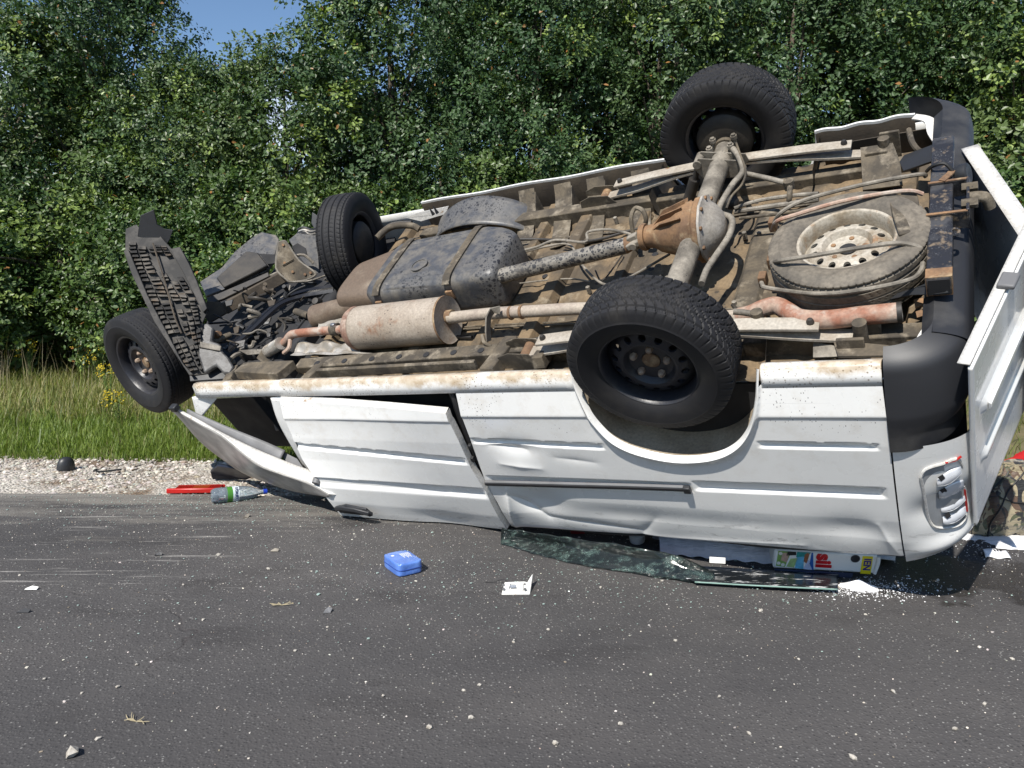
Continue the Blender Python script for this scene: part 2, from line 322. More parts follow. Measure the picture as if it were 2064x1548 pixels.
def asphalt():
    m = NM('asphalt'); x, y, z = m.sep()
    big = m.noise(.55, 4); mid = m.noise(3.5, 5)
    c = m.mix(m.ramp(big, .35, .65), (.074, .0695, .068), (.057, .0550, .0555))
    c = m.mix(m.ramp(mid, .42, .68, 0, .6), c, (.088, .083, .080))
    c = m.mix(m.math('MULTIPLY', m.ramp(m.noise(1.4, 6, m.scaled((1, 2.2, 1)), .62), .55, .66), .7), c, (.040, .037, .036))
    c = m.mix(m.math('MULTIPLY', m.ramp(m.noise(.9, 6, m.scaled((.8, 1.5, 1), loc=(5, 3, 0)), .6), .5, .68), .5), c, (.098, .090, .085))
    v1 = m.n.new('ShaderNodeTexVoronoi'); v1.inputs['Scale'].default_value = 105; m.l.new(m.co, v1.inputs['Vector'])
    sc = m.n.new('ShaderNodeSeparateColor'); m.l.new(v1.outputs['Color'], sc.inputs[0])
    body = m.ramp(v1.outputs['Distance'], .42, .3)
    c = m.mix(m.math('MULTIPLY', m.ramp(sc.outputs[0], .1, 1, 0, .9), body), c, (.135, .129, .125))
    c = m.mix(m.math('MULTIPLY', m.ramp(sc.outputs[1], .84, .88), m.ramp(v1.outputs['Distance'], .36, .24)), c, (.33, .32, .30))
    c = m.mix(m.math('MULTIPLY', m.ramp(sc.outputs[2], .6, 1, 0, .8), body), c, (.030, .028, .028))
    v2 = m.n.new('ShaderNodeTexVoronoi'); v2.inputs['Scale'].default_value = 55; m.l.new(m.co, v2.inputs['Vector'])
    s2 = m.n.new('ShaderNodeSeparateColor'); m.l.new(v2.outputs['Color'], s2.inputs[0])
    c = m.mix(m.math('MULTIPLY', m.ramp(s2.outputs[1], .955, .965), m.ramp(v2.outputs['Distance'], .22, .14)), c, (.30, .29, .27))
    lane = m.math('MULTIPLY', m.ramp(m.noise(.8, 3, m.scaled((.25, 1.6, 1), loc=(2, 1, 0)), .5), .45, .62), .45)
    c = m.mix(lane, c, (.047, .045, .046))
    # fine cracks
    wob = m.n.new('ShaderNodeVectorMath'); wob.operation = 'ADD'; nn = m.n.new('ShaderNodeTexNoise'); nn.inputs['Scale'].default_value = 5; nn.inputs['Detail'].default_value = 5
    m.l.new(m.co, nn.inputs['Vector']); m.l.new(m.co, wob.inputs[0]); sc3 = m.n.new('ShaderNodeVectorMath'); sc3.operation = 'SCALE'; sc3.inputs['Scale'].default_value = .35
    m.l.new(nn.outputs['Color'], sc3.inputs[0]); m.l.new(sc3.outputs[0], wob.inputs[1])
    cv = m.vor(.75, 'DISTANCE_TO_EDGE', vec=wob.outputs[0])
    crack = m.math('MULTIPLY', m.ramp(cv, .010, .002), m.ramp(m.noise(.9, 3), .56, .66))
    c = m.mix(m.math('MULTIPLY', crack, .3), c, (.03, .018, .017))
    # pale dust swept along the verge side of the road and scrape marks left by the slide
    n1 = m.noise(2.2, 6, m.scaled((.5, 3, 1)), .65)
    dust = m.math('MULTIPLY', m.ramp(m.math('ADD', y, m.ramp(n1, .3, .7, -.5, .5)), 4.0, 4.64), .62)
    c = m.mix(dust, c, (.25, .23, .20))
    scr = m.math('MULTIPLY', m.ramp(m.noise(6, 6, m.scaled((.16, 3.4, 1), rot=(0, 0, RAD(-9))), .75), .575, .63), m.math('MULTIPLY', m.ramp(x, -.7, -1.5), m.math('MULTIPLY', m.ramp(y, 2.9, 3.2), m.ramp(m.noise(2, 3), .35, .55))))
    c = m.mix(m.math('MULTIPLY', scr, .85), c, (.30, .285, .265))
    # oil soaked in beside the tail of the van
    dx = m.math('SUBTRACT', x, 1.87); dy = m.math('SUBTRACT', y, 3.25); rr = m.math('SQRT', m.math('ADD', m.math('MULTIPLY', dx, dx), m.math('MULTIPLY', m.math('MULTIPLY', dy, dy), 3)))
    oil = m.ramp(m.math('ADD', rr, m.ramp(m.noise(5, 5), .3, .7, -.25, .25)), .5, .38)
    c = m.mix(m.math('MULTIPLY', oil, .7), c, (.022, .018, .016))
    m.set(col=c, rough=m.ramp(oil, 0, 1, .86, .4), spec=.3)
    hgt = m.math('ADD', m.math('MULTIPLY', m.ramp(v1.outputs['Distance'], 0, .6, 1, 0), .6), m.math('ADD', m.noise(45, 4), m.math('MULTIPLY', crack, -1.5)))
    m.bump(hgt, .5, .006); return m.m
MT['asphalt'] = asphalt()
m = NM('gravel bed'); v1 = m.n.new('ShaderNodeTexVoronoi'); v1.inputs['Scale'].default_value = 60; m.l.new(m.co, v1.inputs['Vector'])
sc_ = m.n.new('ShaderNodeSeparateColor'); m.l.new(v1.outputs['Color'], sc_.inputs[0])
c = m.mix(m.ramp(sc_.outputs[0], 0, 1), (.32, .285, .24), (.56, .52, .46))
c = m.mix(m.ramp(m.noise(2.3, 5), .5, .65), c, (.17, .12, .08))
m.set(col=c, rough=.9); m.bump(m.ramp(v1.outputs['Distance'], 0, .7, 1, 0), .9, .012); MT['gravel'] = m.m
m = NM('verge soil'); m.set(col=m.mix(m.ramp(m.noise(4, 6), .35, .65), (.10, .095, .035), (.17, .135, .07)), rough=.95); m.bump(m.noise(30, 5), .6, .03); MT['soil'] = m.m
m = NM('pebble'); oi = m.n.new('ShaderNodeObjectInfo'); at = m.n.new('ShaderNodeVertexColor'); at.layer_name = 'tint'
m.set(col=m.mix(m.ramp(m.noise(60, 4), .3, .7, 0, .4), at.outputs['Color'], (.2, .17, .14)), rough=.85); m.bump(m.noise(90, 4), .3, .004); MT['pebble'] = m.m
m = NM('pale stone'); m.set(col=m.mix(m.ramp(m.noise(40, 5), .35, .65), (.46, .43, .38), (.27, .24, .20)), rough=.85); m.bump(m.noise(60, 5), .4, .006); MT['stone'] = m.m
def leafmat(name, tr=.42, rough=.42):
    m = NM(name); at = m.n.new('ShaderNodeVertexColor'); at.layer_name = 'tint'
    m.set(col=at.outputs['Color'], rough=rough, spec=.45)
    t = m.n.new('ShaderNodeBsdfTranslucent'); hs = m.mix(1, at.outputs['Color'], (1.0, 1.12, .45), 'MULTIPLY'); m.l.new(hs, t.inputs['Color'])
    mx = m.n.new('ShaderNodeMixShader'); mx.inputs[0].default_value = tr
    m.l.new(m.b.outputs[0], mx.inputs[1]); m.l.new(t.outputs[0], mx.inputs[2])
    m.l.new(mx.outputs[0], m.n['Material Output'].inputs['Surface']); return m.m
MT['leaf'] = leafmat('oak leaf', .26, .43); MT['grass'] = leafmat('grass blade', .35, .5)
MT['bark'] = dusty('bark', (.09, .07, .05), (.16, .13, .10), 9, rough=.9, bump=.8, bs=40, bd=.02, stretch=(1, 1, .25))

# ------------------------------------------------------------ setting: ground, road, shoulder, verge
def edge_y(x): return 4.52 - .06 * (x + 2.1)
def verge_y(x): return 5.44 - .05 * (x + 2.1)
g = MB().grid(lambda a, b: ((a - .5) * 900, (b - .3) * 900, -.045), 8, 8).build('ground', MT['soil']); g['kind'] = 'structure'
xs = np.linspace(-60, 60, 121)
rb = MB().grid(lambda a, b: (-60 + 120 * a, -14 + (edge_y(-60 + 120 * a) + .02 * math.sin(37 * a * 6) + .015 * math.sin(91 * a * 11) + 14) * b, 0), 480, 4)
ns = len(rb.v)
road = rb.build('road', MT['asphalt'], solid=0); road['kind'] = 'structure'
sk = MB().grid(lambda a, b: (-60 + 120 * a, edge_y(-60 + 120 * a) - .25 + (verge_y(-60 + 120 * a) + .5 - edge_y(-60 + 120 * a) + .25) * b, -.008 - .02 * b + .006 * math.sin(a * 900)), 240, 6)
sh = sk.build('gravel_shoulder', MT['gravel']); sh['kind'] = 'structure'
vg = MB().grid(lambda a, b: (-40 + 80 * a, verge_y(-40 + 80 * a) + b * 14, -.022 + .05 * b + .03 * math.sin(a * 160 + b * 9) * b), 160, 30).build('verge', MT['soil']); vg['kind'] = 'structure'

# loose stones of the shoulder (uncountable) as one object
ico = bmesh.new(); bmesh.ops.create_icosphere(ico, subdivisions=1, radius=1); ICV = np.array([v.co[:] for v in ico.verts]); ICF = np.array([[v.index for v in f.verts] for f in ico.faces]); ico.free()
def pebbles(name, P, size, cols, mat, flat=.6, kind='stuff'):
    n = len(P); k = len(ICV)
    sc = size[:, None] * rng.uniform(.65, 1.25, (n, 3)) * np.array([1, 1, flat])
    jit = rng.uniform(.72, 1.2, (n, k, 1)); a = rng.uniform(0, 6.28, n); c_, s_ = np.cos(a), np.sin(a)
    v = ICV[None] * jit * sc[:, None, :]
    x = v[..., 0] * c_[:, None] - v[..., 1] * s_[:, None]; y = v[..., 0] * s_[:, None] + v[..., 1] * c_[:, None]
    v = np.stack([x, y, v[..., 2]], -1) + P[:, None, :]
    f = (ICF[None] + (np.arange(n) * k)[:, None, None]).reshape(-1, 3)
    me = raw(name, v.reshape(-1, 3), [f], mat, np.repeat(cols, k, 0))
    o = bpy.data.objects.new(name, me); COL.objects.link(o); return o
def stonecols(n, dark=.25):
    c = np.array([.56, .52, .46])[None] * rng.uniform(.45, 1.25, (n, 1)) * rng.uniform(.94, 1.06, (n, 3))
    b = rng.random(n) < dark; c[b] *= np.array([.55, .48, .42]); return c
n = 13000
px = np.concatenate([rng.uniform(-5.6, .3, int(n * .8)), rng.uniform(.3, 6.5, n - int(n * .8))]); tt = rng.beta(1.15, 1.15, n)
py = np.array([edge_y(x) - .03 + (verge_y(x) + .1 - edge_y(x)) * t for x, t in zip(px, tt)])
sz = np.clip(rng.lognormal(math.log(.0088), .42, n), .004, .026)
o = pebbles('gravel', np.stack([px, py, -.016 + .0 * px], 1), sz, stonecols(n), MT['pebble'])
tag(o, 'loose pale gravel stones scattered over the road shoulder', 'gravel', kind='stuff')
# grit strewn over the asphalt
n = 8500
gx = rng.uniform(-4.5, 3.6, n); gy = np.where(rng.random(n) < .55, 4.58 - np.abs(rng.normal(0, 1.1, n)), rng.uniform(.85, 4.3, n))
k = (gy > .6); gx, gy = gx[k], gy[k]; n = len(gx)
o = pebbles('road_grit', np.stack([gx, gy, np.full(n, .001)], 1), np.clip(rng.lognormal(math.log(.0018), .5, n), .0009, .007), stonecols(n, .2) * 1.1, MT['pebble'])
tag(o, 'fine pale grit strewn over the asphalt', 'grit', kind='stuff')

# ------------------------------------------------------------ grass verge
def blades(n, X, Y, hgt, wid, lean, cols, z=-.03):
    a = rng.uniform(0, 6.28, n); dx, dy = np.cos(a), np.sin(a); L = lean * rng.uniform(.2, 1.3, n)
    fx, fy = -dy, dx
    vs = np.zeros((n, 5, 3)); base = np.stack([X, Y, np.full(n, z)], 1)
    w2 = wid / 2
    for i, (s_, t) in enumerate(((-1, 0), (1, 0), (-.8, .55), (.8, .55), (0, 1))):
        vs[:, i, 0] = base[:, 0] + fx * w2 * s_ + dx * L * hgt * t ** 2
        vs[:, i, 1] = base[:, 1] + fy * w2 * s_ + dy * L * hgt * t ** 2
        vs[:, i, 2] = base[:, 2] + hgt * t * (1 - .25 * L * t)
    i0 = np.arange(n) * 5
    q = np.stack([i0, i0 + 1, i0 + 3, i0 + 2], 1); t3 = np.stack([i0 + 2, i0 + 3, i0 + 4], 1)
    return vs.reshape(-1, 3), q, t3, np.repeat(cols, 5, 0)
def grass_obj(name, parts, label):
    V_, Q_, T_, C_ = [], [], [], []; b = 0
    for v, q, t, c in parts:
        V_.append(v); Q_.append(q + b); T_.append(t + b); C_.append(c); b += len(v)
    me = raw(name, np.concatenate(V_), [np.concatenate(Q_), np.concatenate(T_)], MT['grass'], np.concatenate(C_))
    o = bpy.data.objects.new(name, me); COL.objects.link(o); tag(o, label, 'grass', kind='stuff'); return o
def gcol(n, a, b):
    t = rng.random((n, 1)); return np.clip((np.array(a) * (1 - t) + np.array(b) * t) * rng.uniform(.75, 1.25, (n, 1)), .005, 1)
def clumped(n, x0, x1, d0, d1, k=420):
    cx_ = rng.uniform(x0, x1, k); cd = rng.uniform(d0, d1, k); i = rng.integers(0, k, n); s = rng.uniform(.04, .22, k)
    m_ = rng.random(n) < .35
    X = np.where(m_, rng.uniform(x0, x1, n), cx_[i] + rng.normal(0, 1, n) * s[i]); Dd = np.where(m_, rng.uniform(d0, d1, n), np.clip(cd[i] + rng.normal(0, 1, n) * s[i], d0, d1 + .3))
    return X, np.array([verge_y(x) + d for x, d in zip(X, Dd)]), i
parts = []
X, Y, i = clumped(62000, -6.5, 1.0, 0.0, 1.7, 600); tone = rng.random(600)
c = gcol(len(X), (.11, .18, .028), (.22, .28, .055)); hm = .5 + tone[i]
parts.append(blades(len(X), X, Y, rng.uniform(.04, .12, len(X)) * hm, rng.uniform(.004, .008, len(X)), .7, c))
X, Y, i = clumped(42000, -8.5, 2.5, 1.3, 5.6, 520); tone = rng.random(520)
c = np.where(rng.random((len(X), 1)) < .45, gcol(len(X), (.29, .27, .11), (.36, .32, .15)), gcol(len(X), (.14, .185, .035), (.25, .28, .075)))
parts.append(blades(len(X), X, Y, rng.uniform(.10, .32, len(X)) * (.45 + tone[i] * .9), rng.uniform(.004, .009, len(X)), .75, c))
X, Y, i = clumped(14000, -8.5, 9.5, 0, 5.6, 520)
c = gcol(len(X), (.08, .13, .025), (.2, .19, .07))
parts.append(blades(len(X), X, Y, rng.uniform(.1, .35, len(X)), rng.uniform(.005, .011, len(X)), .7, c))
# thin dry stalks standing out of the tall grass
X, Y, i = clumped(1500, -8.5, 6, 2.0, 5.4, 90)
parts.append(blades(len(X), X, Y, rng.uniform(.4, .8, len(X)), np.full(len(X), .004), .3, gcol(len(X), (.30, .25, .14), (.36, .31, .19))))
grass_obj('verge_grass', parts, 'green roadside grass growing tall and dry towards the hedge')

# ------------------------------------------------------------ trees of the hedge
LT = np.array([(0, 0, 0), (.3, .21, .05), (.66, .27, .07), (1, 0, 0), (.3, -.21, .05), (.66, -.27, .07)])
LF1 = np.array([0, 3, 2, 1]); LF2 = np.array([0, 4, 5, 3])
def unit(a): return a / np.maximum(np.linalg.norm(a, axis=-1, keepdims=True), 1e-9)
def crown(name, H, Rx, n_lobes, n_ros, tones, young=.12, low=.35, top=1.0, seed=1):
    r = np.random.default_rng(seed)
    # lobes: sub-crowns through the volume, bulging unevenly
    hz = r.uniform(0, 1, n_lobes) ** 1.12; z = low + hz * (H - low - .4)
    prof_ = np.interp(hz, [0, .12, .5, .8, 1], [.95, 1.03, .98, .72, .3 * top]); a = r.uniform(0, 6.28, n_lobes); rad = Rx * prof_ * r.uniform(.35, 1.0, n_lobes) ** .7
    L = np.stack([np.cos(a) * rad, np.sin(a) * rad, z], 1); LR = r.uniform(.30, .68, n_lobes) * (Rx / 1.5) * np.interp(hz, [0, .8, 1], [1, .85, .55])
    ltone = r.random(n_lobes); lyoung = r.random(n_lobes) < young
    i = r.integers(0, n_lobes, n_ros); d = unit(r.normal(0, 1, (n_ros, 3)) + np.array([0, 0, .25])); rr = r.uniform(.62, 1.08, n_ros) ** .6
    sprig = r.random(n_ros) < .05; rr = np.where(sprig, rr + r.uniform(.1, .45, n_ros), rr)
    c = L[i] + d * (LR[i] * rr)[:, None] * np.array([1, 1, .9]); c[:, 2] = np.maximum(c[:, 2], .12)
    out = unit(np.stack([c[:, 0], c[:, 1], np.zeros(n_ros)], 1)); ax = unit(d * .7 + out * .35 + np.array([0, 0, .55]) + r.normal(0, .25, (n_ros, 3)))
    nl = 15; N = n_ros * nl; ri = np.repeat(np.arange(n_ros), nl); A = ax[ri]
    e1 = unit(np.cross(A, r.normal(0, 1, (N, 3)))); e2 = np.cross(A, e1)
    ph = np.tile(np.arange(nl) * 2.4, n_ros) + np.repeat(r.uniform(0, 6, n_ros), nl)
    # one frame per rosette
    e1r = unit(np.cross(ax, np.array([.3, .5, .8]))); e2r = np.cross(ax, e1r); e1 = e1r[ri]; e2 = e2r[ri]
    side = e1 * np.cos(ph)[:, None] + e2 * np.sin(ph)[:, None]; tl = r.uniform(.1, 1, N)[:, None]
    ld = unit(side + A * (tl * .9 - .15) + r.normal(0, .3, (N, 3)) + np.array([0, 0, -.12])); nn = unit(A - ld * (A * ld).sum(1, keepdims=True) + r.normal(0, .38, (N, 3)))
    nn = unit(nn - ld * (nn * ld).sum(1, keepdims=True)); bb = np.cross(nn, ld)
    size = r.uniform(.036, .074, N)[:, None]; pos = c[ri] + A * ((tl - .5) * .24) + side * .02 + r.normal(0, .02, (N, 3))
    v = pos[:, None, :] + size[:, None] * (LT[None, :, 0:1] * ld[:, None] + LT[None, :, 1:2] * bb[:, None] * 1.05 + (LT[None, :, 2:3] + .0) * nn[:, None])
    v = v.reshape(-1, 3)
    base = np.array(tones[0])[None] * (1 - ltone[i][ri][:, None]) + np.array(tones[1])[None] * ltone[i][ri][:, None]
    yo = (lyoung[i] & (r.random(n_ros) < .6)) | sprig & (r.random(n_ros) < .5)
    base = np.where(yo[ri][:, None], np.array([.19, .26, .065]), base) * r.uniform(.7, 1.3, (N, 1))
    br_ = r.random(N) < .006; base[br_] = (.3, .15, .05)
    b = (np.arange(N) * 6)[:, None]
    return raw(name, v, [np.concatenate([b + LF1, b + LF2])], MT['leaf'], np.repeat(base, 6, 0)), L, LR
def limbs(seed, H, L):
    r = random.Random(seed); mb = MB(); lean = Vector((r.uniform(-.25, .25), r.uniform(-.2, .2), 0))
    P = [Vector((0, 0, -.1)), Vector((0, 0, H * .2)) + lean * .3, Vector((0, 0, H * .5)) + lean, Vector((0, 0, H * .86)) + lean * 1.3]
    mb.tube(P, [.085, .065, .045, .012], 8, res=5)
    for k in range(0, min(len(L), 46), 2):
        t = Vector(L[k]); h = max(.25, t.z * r.uniform(.45, .7)); s = Vector((0, 0, h)) + lean * min(1.2, h / H * 2)
        mid = (s + t) / 2 + Vector((r.uniform(-.15, .15), r.uniform(-.15, .15), r.uniform(0, .2)))
        mb.tube([s, mid, t], [.03, .018, .006], 5, res=4)
    return mb
KINDS = [  # height, radius, lobes, rosettes, tones
    (5.7, 1.7, 140, 5300, ((.038, .078, .030), (.082, .134, .054)), .07, 11),
    (6.5, 1.75, 148, 5600, ((.032, .070, .026), (.070, .124, .046)), .05, 12),
    (5.2, 1.75, 130, 5100, ((.054, .102, .040), (.104, .156, .064)), .10, 13),
    (4.7, 1.65, 116, 4600, ((.046, .090, .028), (.105, .150, .048)), .12, 14),
    (2.7, 1.4, 56, 2600, ((.044, .092, .024), (.096, .146, .040)), .12, 15)]
protos = []
for H_, R_, nl_, nr_, tn, yg, sd in KINDS:
    me, L, LR = crown('crown', H_, R_, nl_, nr_, tn, yg, seed=sd); lm = limbs(sd, H_, L)
    protos.append((me, lm, H_))
TREES = [  # x, y, kind, scale, z-rotation, label
    (-8.9, 11.7, 3, 1.05, .3, 'yellowish green oak at the open end of the hedge beyond the front wheels'),
    (-7.2, 11.4, 3, 1.10, 2.1, 'olive tinted leafy oak left of the tall dark oak in the hedge'),
    (-5.9, 11.9, 1, .96, .9, 'tall dark oak with cloud showing through its thin upper crown'),
    (-4.5, 11.3, 2, .84, 4.0, 'low bushy oak under the widest patch of blue sky'),
    (-3.3, 11.4, 3, .98, 5.0, 'low yellowish oak beside the broad oak behind the front wheels'),
    (-1.7, 11.6, 0, 1.06, 1.2, 'broad oak behind the front wheel standing free of the underbody'),
    (.3, 11.3, 1, .95, 3.3, 'dense oak behind the fuel tank of the van'),
    (2.1, 11.5, 2, 1.12, 5.2, 'grey green oak with pale shoots behind the driveshaft'),
    (3.8, 11.2, 0, 1.08, 2.7, 'dark oak right behind the raised rear wheel'),
    (5.5, 11.5, 1, .97, .2, 'tall oak behind the spare wheel of the van'),
    (7.2, 11.1, 3, 1.30, 3.9, 'yellow green oak behind the open rear doors'),
    (9.1, 11.5, 2, 1.1, 1.8, 'bushy oak at the far end of the hedge past the rear doors')]
pl = []
for (x, y, k, s, rz, lab) in TREES:
    t = empty('oak_tree', (x, y, 0), (0, 0, rz)); t.scale = (s, s, s); me, lm, H_ = protos[k]
    cr_ = bpy.data.objects.new('crown', me); COL.objects.link(cr_); cr_.parent = t
    if not isinstance(lm, bpy.types.Mesh):
        tr_ = lm.build('trunk', MT['bark'], t); protos[k] = (me, tr_.data, H_)
    else:
        tr_ = bpy.data.objects.new('trunk', lm); COL.objects.link(tr_); tr_.parent = t
    tag(t, lab, 'tree', 'oaks of the roadside hedge')
for i_, (x, y, s, rz) in enumerate([(-8.3, 10.5, 1.1, .3), (-6.9, 10.2, .95, 2.2), (-5.6, 10.45, 1.12, 4.1), (-4.3, 10.2, .9, 5.3), (-3.1, 10.4, 1.05, 1.0), (-1.8, 10.3, .95, 2.9), (-.5, 10.4, 1.1, 3.8), (1.0, 10.3, 1.0, .7), (2.6, 10.4, 1.1, 1.9), (4.4, 10.3, 1.0, 4.6), (6.2, 10.3, 1.15, 5.9), (8.0, 10.2, 1.1, 2.0)]):
    t = empty('hedge_shrub', (x, y, 0), (0, 0, rz)); t.scale = (s, s, s); me, lm, H_ = protos[4]
    q = bpy.data.objects.new('crown', me); COL.objects.link(q); q.parent = t
    if isinstance(lm, MB): q = lm.build('stem', MT['bark'], t); protos[4] = (me, q.data, H_)
    else: q = bpy.data.objects.new('stem', lm); COL.objects.link(q); q.parent = t
    tag(t, 'low leafy shrub at the foot of the oaks behind the tall grass', 'shrub', 'shrubs at the foot of the hedge')
for i_, (x, y, k, s, rz) in enumerate([(-9.6, 13.9, 0, .9, 1), (-7.4, 14.3, 1, .80, 2), (-5.0, 14.2, 3, .82, 1.4), (-2.6, 14.4, 0, .82, 3), (-.4, 14.1, 1, .98, 4.4), (1.5, 14.3, 0, 1.12, .4), (3.4, 14.0, 1, 1.02, 5), (5.3, 14.2, 0, 1.2, 2.2), (7.3, 14.0, 1, 1.05, 3.1), (9.6, 14.3, 0, 1.15, 0)]):
    t = empty('oak_tree', (x, y, 0), (0, 0, rz)); t.scale = (s, s, s); me, lm, H_ = protos[k]
    for nm, d_ in (('crown', me), ('trunk', lm)):
        if isinstance(d_, MB): d_ = d_.build('trunk', MT['bark'], t).data; continue
        q = bpy.data.objects.new(nm, d_); COL.objects.link(q); q.parent = t
    tag(t, 'shaded oak of the rear row seen through gaps in the hedge', 'tree', 'oaks in the row behind the hedge')

# ============================================================ THE OVERTURNED VAN
van = empty('overturned_van'); van.matrix_world = Matrix(np.block([[VR, VT[:, None]], [np.zeros((1, 3)), np.ones((1, 1))]]).tolist())
tag(van, 'white panel van lying overturned on its crushed roof with muddy underside showing', 'van')
UA, VA, WA = Vector((1, 0, 0)), Vector((0, 1, 0)), Vector((0, 0, 1))
FL = -.13                                            # floor level

# ---- floor pan with pressed ribs
def floor_w(u, v):
    f_ = (u / .17) % 1.0; rib = np.clip(min(f_, 1 - f_) * 9 - .6, 0, 1)      # ribs running across
    lon = ((v + 2) / .31) % 1.0; rl = np.clip(min(lon, 1 - lon) * 14 - .5, 0, 1)
    return FL - .009 * (1 - rib) - .012 * (1 - rl)
MB().grid(lambda a, b: (1.0 + 3.04 * a, -.72 + 1.46 * b, floor_w(1.0 + 3.04 * a, -.72 + 1.46 * b)), 300, 120).build('floor_pan', MT['floor'], van, solid=.004, ang=25)
# cross members: shallow hat sections across the floor
for i, (u, a, b, wd, hh) in enumerate([(1.02, -.7, .7, .09, .05), (1.70, -.7, .72, .10, .055), (2.06, -.55, .7, .075, .045), (2.32, -.7, .72, .10, .05), (2.66, -.55, .5, .07, .035), (3.30, -.55, .42, .13, .03), (3.93, -.6, .6, .08, .06)]):
    h2 = wd / 2
    MB().sweep([(u, a + (b - a) * t, FL - .008) for t in np.linspace(0, 1, 10)], [(-h2, 0), (-h2 * .62, hh), (h2 * .62, hh), (h2, 0)]).build('crossmember', MT['floor'] if i != 5 else MT['frame'], van, bevel=.004)
# small stamped pads and bolt heads on the floor
for (px, py) in [(1345, 560), (1290, 600), (1500, 470), (1185, 580), (1240, 440), (1090, 600), (1480, 610), (1530, 470), (985, 655), (1020, 690)]:
    p = V(px, py, w=FL + .03); MB().lathe([(.011, -.03), (.011, .006), (.0, .012)], p, (0, 0, 1), 6).build('bolt', MT['frame_grey'], van)
r5 = random.Random(5)
for k in range(26):
    u_, v_ = r5.uniform(1.5, 3.9), r5.uniform(-.6, .5); MB().lathe([(.016, -.012), (.016, .0015), (.0, .002)], (u_, v_, FL + .001), (0, 0, 1), 12).build('drain_plug', MT['dark_int'] if k % 3 else MT['frame'], van)
for k in range(9):
    u_ = 1.55 + k * .26; MB().box((u_, -.33 + .03 * math.sin(k * 3), FL + .006), (.05, .022, .012)).build('line_clip', MT['frame_grey'], van, bevel=.003)
for v_, r_ in ((-.335, .006), (-.318, .004), (.37, .006)): MB().tube([(u_, v_ + .01 * math.sin(u_ * 4), FL + .012) for u_ in np.linspace(1.3, 3.8, 30)], r_, 6).build('fuel_line', MT['frame'], van)
for k in range(7):
    p_ = V(640 + k * 55, 733 - k * 4.2, w=-.048) ; MB().lathe([(.017, -.003), (.017, .002), (.0, .002)], (p_[0], p_[1] + .0, -.0435), (0, 0, 1), 12).build('drain_hole', MT['dark_int'], van)
for (pts, r_) in [([(1.05, -.35, -.02), (1.3, -.40, -.08), (1.6, -.37, -.10), (2.0, -.40, -.11)], .009), ([(1.9, .33, -.05), (2.1, .36, -.1), (2.4, .30, -.11), (2.7, .34, -.10), (3.0, .25, -.08)], .008), ([(2.3, -.45, -.11), (2.6, -.40, -.10), (2.8, -.30, -.05), (2.95, -.2, .0)], .006), ([(3.25, -.3, -.11), (3.4, -.45, -.10), (3.8, -.5, -.10)], .008)]: MB().tube(pts, r_, 8, res=7).build('hose', MT['dark'], van)
# long brake and fuel lines clipped to the floor
def px_tube(name, pts, r, mat, w=None, res=6, n=8, parent=van):
    P = [V(p[0], p[1], w=(p[2] if len(p) > 2 else w)) for p in pts]
    return MB().tube(P, r, n, res=res).build(name, mat, parent)
px_tube('brake_line', [(1010, 512), (1075, 500), (1120, 484), (1180, 488), (1185, 468), (1230, 463), (1285, 476)], .007, MT['frame_grey'], w=-.02)
px_tube('brake_line', [(1010, 520), (1110, 495), (1150, 495), (1170, 530), (1215, 572), (1260, 563), (1350, 512)], .006, MT['frame_grey'], w=-.06)
px_tube('brake_line', [(1020, 575), (1090, 566), (1150, 562), (1190, 568)], .004, MT['frame_grey'], w=-.10)
px_tube('brake_line', [(1200, 545), (1215, 565), (1250, 520), (1255, 510)], .004, MT['dark'], w=-.08)
px_tube('brake_line', [(1480, 427), (1540, 418), (1650, 402)], .011, MT['frame_grey'], w=.0)
px_tube('brake_line', [(1490, 440), (1560, 432), (1640, 420)], .007, MT['frame'], w=.0)
px_tube('fuel_line', [(1480, 420), (1530, 404), (1600, 394), (1650, 390)], .009, MT['frame_grey'], w=.02)

# ---- sills and longerons
def sill_sect(sgn):
    # inner lip, rolled edge, outer face down to the panel joint
    return [(sgn * .70, -.10), (sgn * .735, -.03), (sgn * .765, -.004), (sgn * .785, .004), (sgn * .80, 0), (sgn * prof(-.03), -.03), (sgn * (prof(-.062) + .002), -.062)]
def sill(name, u0, u1, sgn, mat, wob=0):
    sec = sill_sect(sgn); n = 60
    return MB().grid(lambda a, b: (u0 + (u1 - u0) * a, np.interp(b * 6, range(7), [s[0] for s in sec]) , np.interp(b * 6, range(7), [s[1] for s in sec]) + wob * math.sin(a * 9)), n, 6).build(name, mat, van, solid=.004, ang=60)
UF = SP(388, 776)[0]; UA1 = SP(1152, 748)[0]; UA2 = SP(1531, 742)[0]; UC = SP(1776, 738)[0]
sill('sill', UF, UA1, -1, MT['paint_sill'], .003); sill('sill', UA2, UC, -1, MT['paint_sill'])
far1 = V(842, 418, w=0)
def far_edge(u0, u1, top=0.0, dep=.34):
    f = lambda a, b: (u0 + (u1 - u0) * a, np.interp(b, [0, .06, .3, 1], [.806, .80, .795, .80]), top - dep * b + .004 * math.sin(a * 17))
    MB().grid(f, 40, 12).build('inner_sill', MT['frame_dark'], van)
    MB().sweep([(u0 + (u1 - u0) * t, .81, top - .01 + .004 * math.sin(t * 17)) for t in np.linspace(0, 1, 40)], [(-.006, -.03), (.006, -.03), (.006, .014), (-.006, .014)]).build('sill', MT['paint'], van)
far_edge(V(842, 418, w=0)[0], 2.72); far_edge(3.46, 3.88)
for (a, b) in [((600, 733), (1000, 704))]:
    p, q = V(*a, w=-.05), V(*b, w=-.05)
    MB().beam(p + WA * -.04, q + WA * -.04, .075, .09).build('longeron', MT['frame'], van, bevel=.006)
